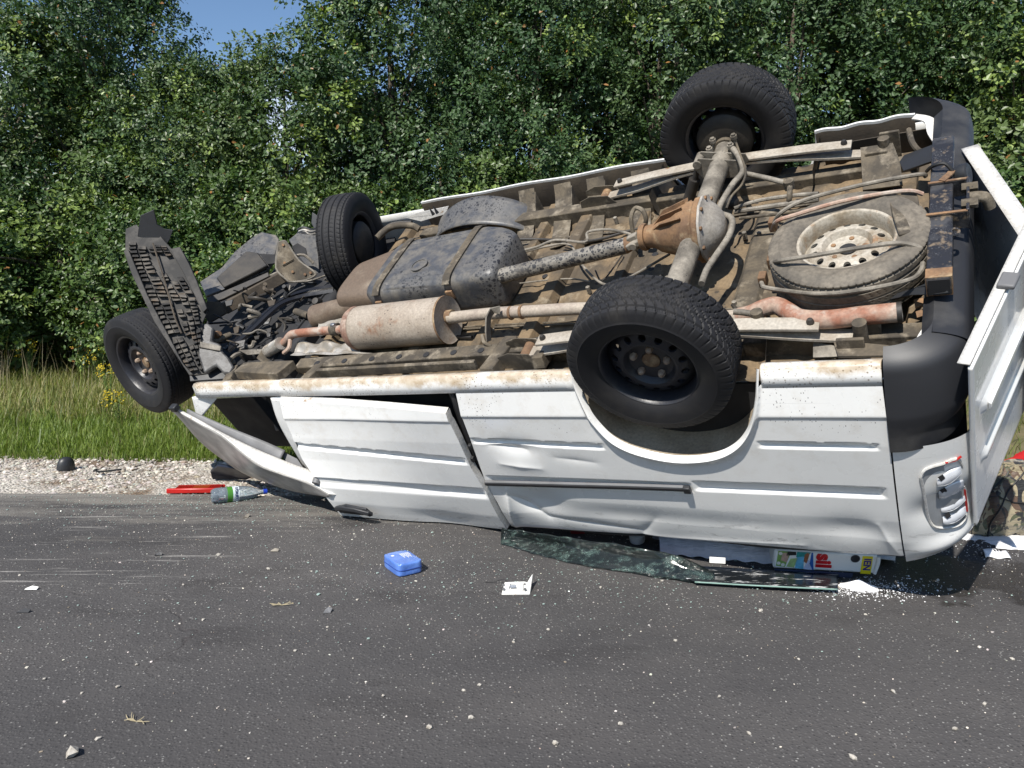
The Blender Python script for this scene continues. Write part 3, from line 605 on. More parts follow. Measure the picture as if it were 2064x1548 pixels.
p, q = V(1030, 700, w=-.06), V(1180, 690, w=-.06); MB().beam(p + WA * -.035, q + WA * -.035, .07, .08).build('longeron', MT['frame'], van, bevel=.006)
MB().beam((1.2, .56, -.10), (2.7, .56, -.10), .08, .08).build('longeron', MT['frame'], van, bevel=.006)
MB().beam((3.35, -.56, -.10), (4.0, -.56, -.10), .07, .08).build('longeron', MT['frame'], van, bevel=.006)
MB().beam((2.7, -.56, -.12), (3.35, -.56, -.12), .07, .07).build('longeron', MT['frame'], van, bevel=.006)
MB().beam((2.7, .58, -.12), (4.0, .58, -.12), .07, .07).build('longeron', MT['frame'], van, bevel=.006)
# near side outriggers
def outrigger(pts_px, mat=MT['frame'], w=(-.05, -.02), wd=.085, hh=.06):
    p, q = V(*pts_px[0], w=w[0]), V(*pts_px[1], w=w[1])
    d = (q - p).normalized(); h2 = wd / 2
    return MB().sweep([p + (q - p) * t for t in np.linspace(0, 1, 6)], [(-h2, -hh), (-h2 * .8, 0), (h2 * .8, 0), (h2, -hh)]).build('outrigger', mat, van, bevel=.005)
outrigger([(1030, 676), (978, 742)]); outrigger([(655, 722), (612, 762)], wd=.07)
outrigger([(470, 738), (455, 765)], wd=.07); outrigger([(1100, 690), (1080, 720)], wd=.06)
MB().plate([V(565, 770, w=-.01), V(480, 764, w=-.01), V(500, 745, w=-.03), V(600, 742, w=-.03)], .05).build('floor_gusset', MT['frame'], van, bevel=.004)
# bracing bars in the trough behind the near sill
MB().beam(V(640, 752, w=-.06), V(960, 735, w=-.06), .02, .05).build('sill_stiffener', MT['frame'], van, bevel=.003)
# far outriggers: bent straps rising from floor to sill
for (ub, wd) in [(1.93, .10), (2.16, .10), (2.36, .10), (2.62, .1)]:
    P = [(ub + .06, .30, FL + .01), (ub + .02, .47, FL + .012), (ub, .58, FL + .05), (ub - .01, .66, -.05), (ub - .015, .715, .015)]
    P = spline(P, 5)
    MB().sweep(P, [(-wd / 2, 0), (wd / 2, 0), (wd / 2, .004), (-wd / 2, .004)]).build('outrigger', MT['frame'], van)
    MB().plate([(ub + wd / 2, .44, FL), (ub + wd / 2, .58, FL + .04), (ub + wd / 2 - .01, .70, .0), (ub + wd / 2, .70, FL - .02)], .004).build('outrigger_flange', MT['frame'], van)
# ---- far side wall of the body, roof and rear closing panels (close the cabin)
fs = MB()
def farside(a, b):
    u = .42 + 3.6 * a; w = np.interp(b, [0, .55, 1], [-.05, -.87, -1.50]); v = np.interp(b, [0, .2, .55, 1], [.815, .87, .93, .72])
    if 2.72 < u < 3.46:
        lim = -.36 * math.sqrt(max(0, 1 - ((u - 3.09) / .37) ** 2)); w = min(w, lim - .02)
    return (u, v, w)
fs.grid(farside, 90, 24).build('far_side_panel', MT['paint'], van, solid=.006)
def roofpt(a, b):
    u = .55 + 3.2 * a; v = .72 - 1.45 * b
    base = Vector((u, v, -1.5)); 
    wz = toworld(base).z; wz2 = max(.02 + .02 * math.sin(u * 7) * math.sin(v * 5), wz - .02 * b)
    L = tolocal(Vector(toworld(base).xy.to_3d()) + Vector((0, 0, wz2)))
    return L
MB().grid(roofpt, 40, 20).build('crushed_roof', MT['paint_in'], van, solid=.004)
MB().plate([(.62, -.72, FL), (.62, .8, FL), (.62, .9, -.85), (.75, -.8, -.85)], .01).build('bulkhead_shade', MT['dark_int'], van)  # near-black sheet added to stop see-through, stands in for interior shade
# near-black sheet and block added to stand in for hold and cab shade
MB().plate([(.72, -.70, -.16), (3.95, -.70, -.16), (3.95, -.78, -.86), (.72, -.78, -.80)], .008).build('hold_shade_sheet', MT['dark_int'], van)
MB().box((.28, .10, -.50), (.86, 1.24, .72)).build('cab_shade_block', MT['dark_int'], van, bevel=.03)
# far side near-black sheet, also added as shade of the hold
MB().plate([(.70, .86, -.2), (3.95, .86, -.2), (3.95, .88, -.85), (.70, .88, -.85)], .01).build('hold_shade_sheet', MT['dark_int'], van)

# ---- near side skin: quarter panel with wheel arch and pressed grooves
def groove_d(u, w, gs):
    d = 0.0
    for (g0, g1, half, depth) in gs:      # polyline end points in (u,w)
        t = (u - g0[0]) / (g1[0] - g0[0])
        if -.03 < t < 1.03:
            wc = g0[1] + (g1[1] - g0[1]) * t; x = abs(w - wc) / half
            end = min(1, max(0, min(t, 1 - t) * abs(g1[0] - g0[0]) / .03 + .3))
            if x < 1.35: d = max(d, depth * min(1, max(0, (1.35 - x) / .4)) * end)
    return d
def gpx(a, b, half=.02, depth=.014):
    p, q = SP(*a), SP(*b); return ((p[0], p[2]), (q[0], q[2]), half, depth)
arch_px = [(1151, 745), (1157, 770), (1166, 795), (1182, 830), (1203, 860), (1232, 888), (1270, 908), (1320, 922), (1370, 929), (1420, 927), (1458, 918), (1487, 902), (1508, 878), (1521, 848), (1528, 810), (1530, 775), (1531, 738)]
ARCH = [(lambda p: (p[0], p[2]))(SP(*a)) for a in arch_px]
ARCH = [(q[0], q[1]) for q in spline([Vector((a[0], a[1], 0)) for a in ARCH], 5)]
for i in range(1, len(ARCH)):
    if ARCH[i][0] <= ARCH[i - 1][0]: ARCH[i] = (ARCH[i - 1][0] + 1e-3, ARCH[i][1])
AU = [a[0] for a in ARCH]; AW = [a[1] for a in ARCH]
def warch(u): return float(np.interp(u, AU, AW)) if AU[0] <= u <= AU[-1] else 9
q_grooves = [gpx((952, 890), (1215, 902), .013), gpx((1530, 898), (1768, 903), .012), gpx((985, 968), (1392, 985), .022, .012), gpx((1400, 981), (1783, 996), .022)]
QL = [(lambda p: (p[0], p[2]))(SP(*a)) for a in [(918, 783), (945, 880), (975, 965), (1000, 1010), (1032, 1062)]]
QR = [(lambda p: (p[0], p[2]))(SP(*a)) for a in [(1778, 770), (1790, 860), (1800, 960), (1812, 1060), (1822, 1124)]]
QB = [(lambda p: (p[0], p[2]))(SP(*a)) for a in [(1032, 1066), (1150, 1075), (1300, 1085), (1500, 1103), (1700, 1122), (1822, 1128)]]
def bumpf(u, w, c, su, sw, amp): return amp * math.exp(-((u - c[0]) / su) ** 2 - ((w - c[1]) / sw) ** 2)
dents = [(SP(1040, 905), .10, .05, .012), (SP(1085, 1010), .12, .09, .020), (SP(1480, 1060), .40, .06, .006), (SP(1720, 1070), .13, .07, .012), (SP(1250, 1040), .25, .06, .006)]
CREASES = [((985, 900), (1060, 912), .020, .012), ((1010, 935), (1090, 945), .025, -.010), ((1025, 1000), (1105, 1045), .030, .020), ((1040, 1060), (1020, 985), .022, -.024), ((1105, 1045), (1290, 1070), .022, .010), ((1320, 1050), (1290, 1082), .03, .010), ((1300, 1080), (1620, 1100), .018, -.006), ((1120, 925), (1200, 935), .02, .006), ((1770, 1060), (1812, 1118), .02, -.010)]
CREASES = [((lambda p: (p[0], p[2]))(SP(*a)), (lambda p: (p[0], p[2]))(SP(*b)), w_, am) for a, b, w_, am in CREASES]
def creased(u, w):
    d = 0.0
    for (a, b, wd, am) in CREASES:
        ex_, ey_ = b[0] - a[0], b[1] - a[1]; L2 = ex_ * ex_ + ey_ * ey_; t = min(1, max(0, ((u - a[0]) * ex_ + (w - a[1]) * ey_) / L2))
        ds = math.hypot(u - a[0] - t * ex_, w - a[1] - t * ey_)
        if ds < wd * 5: d += am * math.exp(-ds / wd) * (1 - .5 * abs(2 * t - 1))
    return d
def q_at(a, b):
    wl = np.interp(b, [0, 1], [QL[0][1], QL[-1][1]]); ul = np.interp(-wl, [-x[1] for x in QL], [x[0] for x in QL])
    wr = np.interp(b, [0, 1], [QR[0][1], QR[-1][1]]); ur = np.interp(-wr, [-x[1] for x in QR], [x[0] for x in QR])
    u = ul + (ur - ul) * a
    w0 = QL[0][1] + (QR[0][1] - QL[0][1]) * a
    wb = float(np.interp(QL[-1][0] + (QR[-1][0] - QL[-1][0]) * a, [x[0] for x in QB], [x[1] for x in QB]))
    w = w0 + (wb - w0) * b
    return u, w
def side_v(u, w, gs, dn, extra=0):
    v = -prof(w) + groove_d(u, w, gs) + extra
    v += .006 * math.tanh((w + .175) / .006) * -1 * .5                # crease line low on the flank
    for c, su, sw, am in dn: v += bumpf(u, w, (c[0], c[2]), su, sw, am)
    return v
nu, nv = 330, 190
aa = np.linspace(0, 1, nu + 1)
mb = MB(); idx = {}; keep = []
for i in range(nu + 1):
    for j in range(nv + 1):
        u, w = q_at(aa[i], j / nv); wa = warch(u); cl = False
        if wa < 5 and w > wa: w = wa; cl = True
        v = side_v(u, w, q_grooves, dents) + creased(u, w)
        if j > nv - 6: v += .004 * (j - nv + 6)                          # edge rolls under
        if wa < 5: v -= .012 * math.exp(-((wa - w) / .022) ** 2)          # flared lip
        if j == 0: u1, w1 = q_at(aa[i], 1); kq = kroad((u1, side_v(u1, w1, q_grooves, dents) + .02, w1))
        mb.v.append(leaned((u, v, w), 1 - (1 - kq) * (j / nv) ** 1.15)); keep.append(cl)
for i in range(nu):
    for j in range(nv):
        a = i * (nv + 1) + j; q4 = (a, a + nv + 1, a + nv + 2, a + 1)
        if not all(keep[k] for k in q4): mb.f.append(q4)
mb.build('quarter_panel', MT['paint'], van, ang=70, solid=.0)
MB().tube([Vector((q[0], -prof(q[1]) + .03 + .006 * math.sin(q[0] * 9), q[1] - .006)) for q in [(u_, float(np.interp(u_, [x[0] for x in QB], [x[1] for x in QB]))) for u_ in np.linspace(QB[0][0] + .02, QB[-1][0] - .03, 40)]], .011, 6).build('window_seal', MT['rubber'], van)
for (ua_, ub_, wl_) in [(2.15, 2.28, .10), (2.9, 3.0, .07), (3.55, 3.72, .08), (2.45, 2.52, .07)]:
    wb_ = float(np.interp((ua_ + ub_) / 2, [x[0] for x in QB], [x[1] for x in QB]))
    MB().grid(lambda a, b: (ua_ + (ub_ - ua_) * a + .05 * b, -.86 + .16 * b + .02 * math.sin(b * 5), wb_ - .004 - wl_ * math.sin(b * 2.6) * .8), 4, 8).build('crushed_pillar', MT['paint_in'], van, solid=.006)
# rolled arch lip and inner wheel housing
lip = MB(); al = [(u, w) for u, w in zip(np.interp(np.linspace(0, 1, 70), np.linspace(0, 1, len(AU)), AU), np.interp(np.linspace(0, 1, 70), np.linspace(0, 1, len(AW)), AW))]
ac = (sum(AU) / len(AU), 0.0)
def lipf(a, b):
    u, w = al[min(69, int(round(a * 69)))]; v = -prof(w) - .013
    k = [(0, 0), (-.002, .004), (.004, .009), (.03, .013)][int(round(b * 3))]
    du, dw = ac[0] - u, ac[1] - w; L_ = math.hypot(du, dw)
    return (u + du / L_ * k[1], v + k[0], w + dw / L_ * k[1])
lip.grid(lipf, 69, 3).build('wheel_arch_lip', MT['paint'], van, ang=60)
def housing(a, b):
    u, w = al[min(69, int(round(a * 69)))]; v = -prof(w) + .015 + b * .30
    return (u + (ac[0] - u) * (-.04 + .10 * b), v, w * (1.04 - .1 * b) - .01)
MB().grid(housing, 69, 8).build('wheel_housing', MT['arch'], van, ang=60)
MB().plate([Vector((u * .98 + .06, -.50, w * .96)) for u, w in al[::3] if w < -.12], .005).build('wheel_housing_wall', MT['arch'], van)
# far wheel housing
MB().grid(lambda a, b: (3.09 - .39 * math.cos(a * math.pi), .50 + .34 * b, -.02 - .38 * math.sin(a * math.pi)), 30, 4).build('wheel_housing', MT['dark'], van)
MB().tube([(3.09 - .37 * math.cos(t * math.pi), .84, -.02 - .36 * math.sin(t * math.pi)) for t in np.linspace(0, 1, 40)], .010, 6).build('wheel_arch_lip', MT['paint'], van)

# ---- sliding door (sprung off its runners)
DT = [SP(568, 799), SP(740, 808), SP(905, 822)]; 
def qpts(ps): return [(lambda p: (p[0], p[2]))(SP(*a)) for a in ps]
def loft(edges_l, edges_r, top, bot):
    def at(a, b):
        l = Vector((*[np.interp(b, np.linspace(0, 1, len(edges_l)), [e[k] for e in edges_l]) for k in (0, 1)],))
        r = Vector((*[np.interp(b, np.linspace(0, 1, len(edges_r)), [e[k] for e in edges_r]) for k in (0, 1)],))
        t = Vector((*[np.interp(a, np.linspace(0, 1, len(top)), [e[k] for e in top]) for k in (0, 1)],))
        bo = Vector((*[np.interp(a, np.linspace(0, 1, len(bot)), [e[k] for e in bot]) for k in (0, 1)],))
        p = (l * (1 - a) + r * a) + (t * (1 - b) + bo * b) - ((Vector(edges_l[0]) * (1 - a) + Vector(edges_r[0]) * a) * (1 - b) + (Vector(edges_l[-1]) * (1 - a) + Vector(edges_r[-1]) * a) * b)
        return p
    return at
dl = qpts([(568, 799), (590, 870), (612, 920), (640, 962), (690, 1034)]); dr = qpts([(905, 822), (930, 880), (955, 935), (985, 985), (1026, 1058)])
dt = qpts([(568, 799), (680, 806), (790, 813), (905, 822)]); db = qpts([(690, 1034), (800, 1042), (900, 1048), (1026, 1058)])
dat = loft(dl, dr, dt, db)
d_gr = [gpx((592, 893), (943, 921), .017, .014), gpx((638, 966), (983, 985), .026, .014)]
KCACHE = {}
DDENT = [(SP(900, 1040), .2, .08, .012), (SP(700, 850), .3, .1, .004)]
def doorf(a, b):
    u, w = dat(a, b); p = (u, side_v(u, w, d_gr, DDENT, -.02 - .012 * a), w)
    ka = round(a, 5)
    if ka not in KCACHE: u1, w1 = dat(a, 1); KCACHE[ka] = kroad((u1, side_v(u1, w1, d_gr, DDENT, -.02 - .012 * a), w1))
    return leaned(p, 1 - (1 - KCACHE[ka]) * b ** 1.15)
door = MB().grid(doorf, 150, 130).build('sliding_door', MT['paint'], van, ang=70)
# turned door edges
MB().grid(lambda a, b: Vector(doorf(1, a)) + Vector((.004 * b, .035 * b, 0)), 60, 2).build('door_edge', MT['paint_in'], door)
MB().grid(lambda a, b: Vector(doorf(a, 0)) + Vector((0, .035 * b, .004 * b)), 60, 2).build('door_edge', MT['paint_in'], door)
MB().grid(lambda a, b: Vector(doorf(0, a)) + Vector((-.004 * b, .035 * b, 0)), 60, 2).build('door_edge', MT['paint_in'], door)
# handle
def onskin(px, py, off):
    p = leaned(SP(px, py) + VA * -.028, 1 - (1 - min(KCACHE.values())) * .86); c = tolocal(Vector((0, 0, CAMH))); return p + (c - p).normalized() * off
MB().sweep([onskin(683, 1018, .02), onskin(690, 1016, .035), onskin(720, 1020, .037), onskin(748, 1027, .03), onskin(752, 1029, .015)], [(-.012, -.012), (.012, -.012), (.016, .004), (0, .014), (-.016, .004)], up=(0, -1, 0)).build('door_handle', MT['black'], door, bevel=.003)
MB().plate([onskin(680, 1016, .012), onskin(700, 1011, .012), onskin(742, 1019, .012), onskin(752, 1028, .012), onskin(735, 1031, .012), onskin(690, 1026, .012)], -.012).build('handle_recess', MT['black'], door, bevel=.003)
# opening behind the sliding door: seal frame
seal = [SP(640, 797), SP(880, 795), SP(905, 800), SP(918, 830), SP(940, 890), SP(965, 950), SP(990, 1005)]
MB().tube([p + VA * .03 for p in spline(seal, 5)], .017, 8).build('door_seal', MT['rubber'], van)
MB().tube([p + VA * .05 + UA * -.03 for p in spline(seal, 5)], .011, 8).build('door_seal', MT['rubber'], van)
cp = [SP(912, 790), SP(930, 850), SP(950, 905), SP(978, 968), SP(1010, 1030)]
MB().grid(lambda a, b: (lambda p: (p[0] - .0 + .02 * (1 - b), p[1] + .01 + .10 * b, p[2]))(spline(cp, 6)[min(24, int(a * 24))]), 24, 3).build('door_pillar', MT['paint_in'], van)
for (x, y) in [(948, 900), (953, 925)]:
    MB().box(SP(x, y) + VA * .0, (.018, .02, .028)).build('door_bumper', MT['rubber'], van, bevel=.004)
# slide rail along the flank
rl = [SP(980, 972), SP(1030, 973), SP(1150, 976), SP(1270, 979), SP(1388, 983)]
rail = MB().sweep([p + VA * -.004 for p in spline(rl, 6)], [(-.014, -.006), (.014, -.006), (.014, .008), (-.014, .008)], up=(0, -1, 0)).build('slide_rail', MT['trim_grey'], van, bevel=.002)
MB().box(SP(1386, 983) + VA * -.010, (.03, .022, .034)).build('rail_end_cap', MT['black'], rail, bevel=.004)
MB().sweep([p + VA * -.013 for p in spline(rl, 6)], [(-.006, -.002), (.006, -.002), (.006, .002), (-.006, .002)], up=(0, -1, 0)).build('rail_slot', MT['dark_int'], rail)
# ---- front door opening: pillars
MB().grid(lambda a, b: (lambda p, q: p * (1 - b) + q * b)(spline([SP(545, 803), SP(560, 850), SP(590, 905), SP(640, 985), SP(662, 1010)], 5)[min(20, int(round(a * 20)))], spline([SP(566, 800), SP(588, 872), SP(610, 922), SP(645, 972), SP(680, 1022)], 5)[min(20, int(round(a * 20)))]) + VA * .006, 20, 6).build('door_pillar', MT['paint'], van, solid=.01)
MB().grid(lambda a, b: (lambda p, q: p * (1 - b) + q * b)(SP(388 + 30 * a, 800 + 4 * a) + VA * (.03 * a), SP(400 + 30 * a, 850 - 38 * a) + VA * (.05 * a), ), 8, 8).build('door_pillar', MT['paint'], van, solid=.01)
MB().plate([SP(400, 803) + VA * .02, SP(566, 798) + VA * .02, SP(545, 808) + VA * .05, SP(425, 813) + VA * .05], .01).build('door_sill_plate', MT['paint'], van)
MB().tube(spline([SP(430, 815) + VA * .06, SP(480, 808) + VA * .05, SP(535, 806) + VA * .05, SP(552, 826) + VA * .05, SP(560, 850) + VA * .05], 5), .012, 8).build('door_seal', MT['rubber'], van)
MB().plate([D(548, 822, 4.62), D(562, 812, 4.5), D(580, 856, 4.46), D(562, 868, 4.6)], .02).build('inner_pillar_trim', MT['trim_grey'], van, bevel=.006)
# buckled front door, swung out under the sill
fo = [D(347, 822, 4.40), D(400, 853, 4.36), D(447, 878, 4.30), D(517, 934, 4.22), D(571, 957, 4.18), D(622, 974, 4.14), D(664, 997, 4.10)]
fi = [D(348, 825, 4.46), D(398, 884, 4.68), D(440, 920, 4.74), D(486, 951, 4.70), D(532, 970, 4.62), D(590, 990, 4.44), D(662, 1002, 4.18)]
a_, b_ = spline(fo, 8), spline(fi, 8)
def fdoor(a, b):
    i = min(48, int(round(a * 48))); p = a_[i] * (1 - b) + b_[i] * b
    return p + VA * (.010 * math.sin(b * 3.1) * -1) + WA * (.004 * math.sin(a * 11 + b * 4))
fd = MB().grid(fdoor, 48, 16).build('front_door', MT['paint_shaded'], van, solid=.004, ang=60, label='buckled white front door with shade in its paint hanging open under the sill')  # white paint whose shade is in the base colour
e1 = spline([D(349, 819, 4.42), D(400, 846, 4.38), D(447, 872, 4.33), D(517, 906, 4.27), D(595, 938, 4.21), D(632, 953, 4.18), D(692, 1000, 4.12)], 8)
MB().grid(lambda a, b: a_[min(48, int(round(a * 48)))] * (1 - b) + e1[min(48, int(round(a * 48)))] * b + WA * .004, 48, 4).build('door_inner_edge', MT['paint_in'], fd, solid=.004)
t1 = spline([D(378, 824, 4.44), D(450, 856, 4.36), D(530, 888, 4.29), D(575, 908, 4.26)], 6); t2 = spline([D(380, 838, 4.44), D(440, 870, 4.37), D(520, 910, 4.29), D(565, 930, 4.25)], 6)
MB().grid(lambda a, b: t1[min(18, int(round(a * 18)))] * (1 - b) + t2[min(18, int(round(a * 18)))] * b + VA * -.012 * math.sin(b * 3.1), 18, 6).build('door_trim', MT['trim_grey'], fd, solid=.006)
MB().lathe([(.0, -.03), (.022, -.028), (.022, .02), (.0, .022)], D(640, 965, 4.12), (0, 1, .3), 12).build('door_hinge', MT['trim_grey'], fd)
MB().box(D(352, 822, 4.38), (.05, .04, .035)).build('mirror_stub', MT['black'], fd, bevel=.006)
MB().plate([D(560, 905, 4.30), D(600, 925, 4.27), D(640, 985, 4.22), D(600, 960, 4.25)], .01).build('speaker_panel', MT['trim_grey'], fd)

# ---- rear corner, bumper, tail lamp
def corner(a, b):
    an = a * math.pi / 2 * .92
    wt = -.30; wb = -.935 + .10 * a
    w = wt + (wb - wt) * b; r = .14
    u0 = UC + .022 + .05 * b * 0
    u0 = np.interp(-w, [-x[1] for x in QR], [x[0] for x in QR]) + .006
    u = u0 + .25 * math.sin(an); v = -prof(w) + r * (1 - math.cos(an)) + .03 * math.exp(-((b - .55) / .12) ** 2) * math.sin(a * math.pi) - .03 * math.exp(-((b - .9) / .08) ** 2) * math.sin(a * math.pi)
    v += .08 * b * b * a
    return (u, v, w)
rc = MB().grid(corner, 40, 60).build('rear_corner_panel', MT['paint'], van, ang=70, solid=.0)
def bcorner(a, b):                                    # bumper corner: fat rounded wrap
    an = a * math.pi / 2; w = .035 - .345 * b; bul = .036 * math.sin(min(1, b * 1.25) * math.pi) ** .6
    u = UC + .006 + (.215 + bul) * math.sin(an); v = -prof(min(w, 0)) - .012 - bul * .5 * math.sin(an) + (.20) * (1 - math.cos(an))
    tuck = max(0, 1 - b / .14) ** 2 * .075
    return (u - tuck * math.sin(an), v + tuck * math.cos(an) * .9, w)
bmpr = MB().grid(bcorner, 30, 34).build('rear_bumper', MT['bumper'], van, ang=70, label='black plastic rear bumper wrapping the near corner')
def bside(b, v):
    w = .035 - .345 * b; bul = .036 * math.sin(min(1, b * 1.25) * math.pi) ** .6; tuck = max(0, 1 - b / .14) ** 2 * .075
    return UC + .006 + .215 + bul - tuck
vn = bcorner(1, .5)[1]
MB().grid(lambda a, b: (bside(b, 0), vn + (.74 - vn) * a, .035 - .345 * b), 40, 34).build('bumper_bar', MT['bumper'], bmpr, ang=70)
MB().grid(lambda a, b: (UC + .006 + (bside(b, 0) - UC - .006) * math.cos(a * math.pi / 2), .74 + .16 * math.sin(a * math.pi / 2), .035 - .345 * b), 20, 34).build('bumper_end', MT['bumper'], bmpr, ang=70)
MB().grid(lambda a, b: (bside(0, 0) + .0 - .035 * b, vn + (.74 - vn) * a, .035 - .03 * b), 30, 2).build('bumper_lip', MT['bumper'], bmpr)
# body edge behind the bumper (bent white flange)
fl_ = spline([V(1905, 640, w=-.0), V(1880, 660, w=-.02), V(1862, 690, w=-.04), V(1858, 725, w=-.03)], 5)
MB().sweep(fl_, [(-.025, -.002), (.025, -.002), (.025, .004), (-.025, .004)]).build('body_flange', MT['paint_in'], van)
fl_ = spline([V(1842, 236, w=.01), V(1872, 243, w=.0), V(1880, 268, w=-.02), V(1895, 290, w=-.03)], 5)
MB().sweep(fl_, [(-.02, -.002), (.02, -.002), (.02, .004), (-.02, .004)]).build('body_flange', MT['paint_in'], van)
# rear wall pieces
MB().plate([(UC + .2, -.7, -.3), (UC + .2, .74, -.3), (UC + .2, .74, -.14), (UC + .2, -.7, -.14)], .01).build('rear_panel', MT['paint_in'], van)
MB().plate([(UC + .10, -.76, -.10), (UC + .10, .80, -.10), (UC + .10, .86, -.86), (UC + .10, -.80, -.86)], .01).build('hold_end_shade', MT['dark_int'], van)  # near-black sheet added as the shade of the open hold
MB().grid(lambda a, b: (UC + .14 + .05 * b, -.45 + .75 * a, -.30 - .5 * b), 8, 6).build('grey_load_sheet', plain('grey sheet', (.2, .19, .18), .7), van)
MB().plate([(UC + .13, -.80, -.26), (UC + .22, -.70, -.26), (UC + .22, -.70, -.9), (UC + .13, -.80, -.9)], .01).build('hold_end_shade', MT['dark_int'], van)  # second near-black sheet, added as shade by the near door
# tail lamp: empty housing with broken reflector fins
def CPx(px, py, off=0):                                # on the rear corner surface: numeric search along the ray
    best = None; d = R0.T @ np.array([(px - CX) / F, 1, (CY - py) / F]); o = -R0.T @ T0; d = d / np.linalg.norm(d)
    for i in range(41):
        for j in range(61):
            p = np.array(corner(i / 40, j / 60)); t = (p - o) @ d; e = np.linalg.norm(p - o - t * d)
            if best is None or e < best[0]: best = (e, t)
    return Vector(o + d * (best[1] - off))
lp = [CPx(*a, .006) for a in [(1856, 962), (1866, 946), (1900, 935), (1934, 928), (1944, 985), (1948, 1035), (1936, 1056), (1915, 1063), (1886, 1062), (1872, 1045), (1864, 1005)]]
lamp = MB().plate(lp, -.03).build('tail_lamp', MT['lamp_plate'], van, bevel=.004, label='empty broken tail lamp housing with silver fins')
MB().tube(spline(lp + [lp[0]], 4), .0055, 6).build('lamp_gasket', MT['paint_in'], lamp)
for k, (x0, y0, x1, y1) in enumerate([(1888, 966, 1936, 940), (1892, 992, 1941, 967), (1896, 1018, 1944, 994), (1900, 1042, 1946, 1020)]):
    A = [CPx(x0 + (x1 - x0) * t, y0 + (y1 - y0) * t - 4 * math.sin(t * 3.14), .008) for t in (0, .25, .5, .75, 1)]
    B = [CPx(x0 + (x1 - x0) * t + 2, y0 + (y1 - y0) * t + 13 + 8 * math.sin(t * 3.14), .026) for t in (0, .25, .5, .75, 1)]
    MB().grid(lambda a, b: A[int(round(a * 4))] * (1 - b) + B[int(round(a * 4))] * b - VA * .006 * math.sin(b * 3.1), 4, 6).build('reflector_fin', MT['lamp_refl'], lamp, solid=.003)
    MB().tube(B, .0022, 5, res=3).build('fin_edge', WHITE_, lamp)
    MB().plate([CPx(x0 + 2, y0 - 4, .020), CPx(x0 + 12, y0 - 10, .020), CPx(x0 + 17, y0 - 3, .022), CPx(x0 + 9, y0 + 4, .022)], .002).build('lamp_hole', MT['dark_int'], lamp)
MB().tube([CPx(1905, 933, .01), CPx(1925, 928, .012), CPx(1938, 920, .012)], .004, 5).build('lens_remnant', MT['red_plastic'], lamp)
MB().tube([CPx(1944, 985, .01), CPx(1947, 1010, .012), CPx(1949, 1030, .012)], .004, 5).build('lens_remnant', MT['red_plastic'], lamp)

# ---- rear doors
hg = V(1945, 820, v=-.82); e_ = (V(2064, 560, w=hg[2]) - hg); e_.z = 0; e_.normalize()
nrm_d = e_.cross(WA).normalized()
def rdoor(a, b):
    w = .02 - .80 * b; gd = .012 * (1 if .30 < b < .36 or .62 < b < .67 else 0) * (1 if a > .12 else 0)
    return Vector((hg[0] + .02, hg[1] - .02, 0)) + e_ * (a * .80) + nrm_d * (-.02 * math.sin(b * 2.6) + gd + .012 * math.sin(b * 3)) + WA * w + UA * (.0)
rd = MB().grid(rdoor, 40, 70).build('rear_door', MT['paint'], van, ang=60, solid=.012, label='white rear door ajar beside the tail lamp')
MB().grid(lambda a, b: rdoor(a, 0) + nrm_d * (-.035 * b + .0) + WA * .012, 20, 2).build('door_edge', MT['paint_in'], rd, solid=.006)
MB().sweep([rdoor(.13, .335) + nrm_d * .012, rdoor(.6, .335) + nrm_d * .012, rdoor(.98, .335) + nrm_d * .012], [(-.018, -.004), (.018, -.004), (.012, .006), (-.012, .006)], up=nrm_d).build('door_moulding', MT['paint'], rd, bevel=.002)
MB().sweep([D(1948, 880, 2.88), D(1960, 868, 2.87), D(1972, 850, 2.88), D(1980, 832, 2.90)], [(-.016, -.01), (.016, -.01), (.016, .01), (-.016, .01)], up=(1, 0, 0)).build('door_hinge', MT['paint'], rd, bevel=.004)
MB().box(D(1940, 900, 2.86), (.04, .03, .05)).build('hinge_knuckle', MT['chrome'], rd, bevel=.004)
MB().sweep([rdoor(.44, 0) + WA * .022, rdoor(.53, 0) + WA * .022], [(-.026, -.008), (.026, -.008), (.026, .010), (-.026, .010)]).build('latch', MT['trim_grey'], rd, bevel=.006)
fh = V(1955, 308, w=.0); f2 = V(2064, 470, w=0.0); ef = (f2 - fh); ef.normalize(); nf = ef.cross(WA).normalized()
def fdr(a, b): return fh + ef * (a * .78) + WA * (.01 - .85 * b) + nf * (.015 * math.sin(b * 3))
rd2 = MB().grid(fdr, 30, 40).build('rear_door', MT['paint'], van, solid=.02, ang=60, label='white rear door on the far side, swung wide open')
MB().grid(lambda a, b: fdr(a, 0) + nf * (-.06 * (b - .5)) + WA * .016, 20, 2).build('door_edge', MT['paint_in'], rd2, solid=.006)
MB().plate([fdr(.12, .02) - nf * .05, fdr(.95, .02) - nf * .05, fdr(.95, .16) - nf * .05, fdr(.12, .16) - nf * .05], .02).build('inner_frame', MT['paint'], rd2, bevel=.004)
MB().box(fdr(.78, .0) - nf * .05 + WA * .0, (.10, .05, .05), (ef, nf, WA)).build('latch', MT['trim_grey'], rd2, bevel=.006)

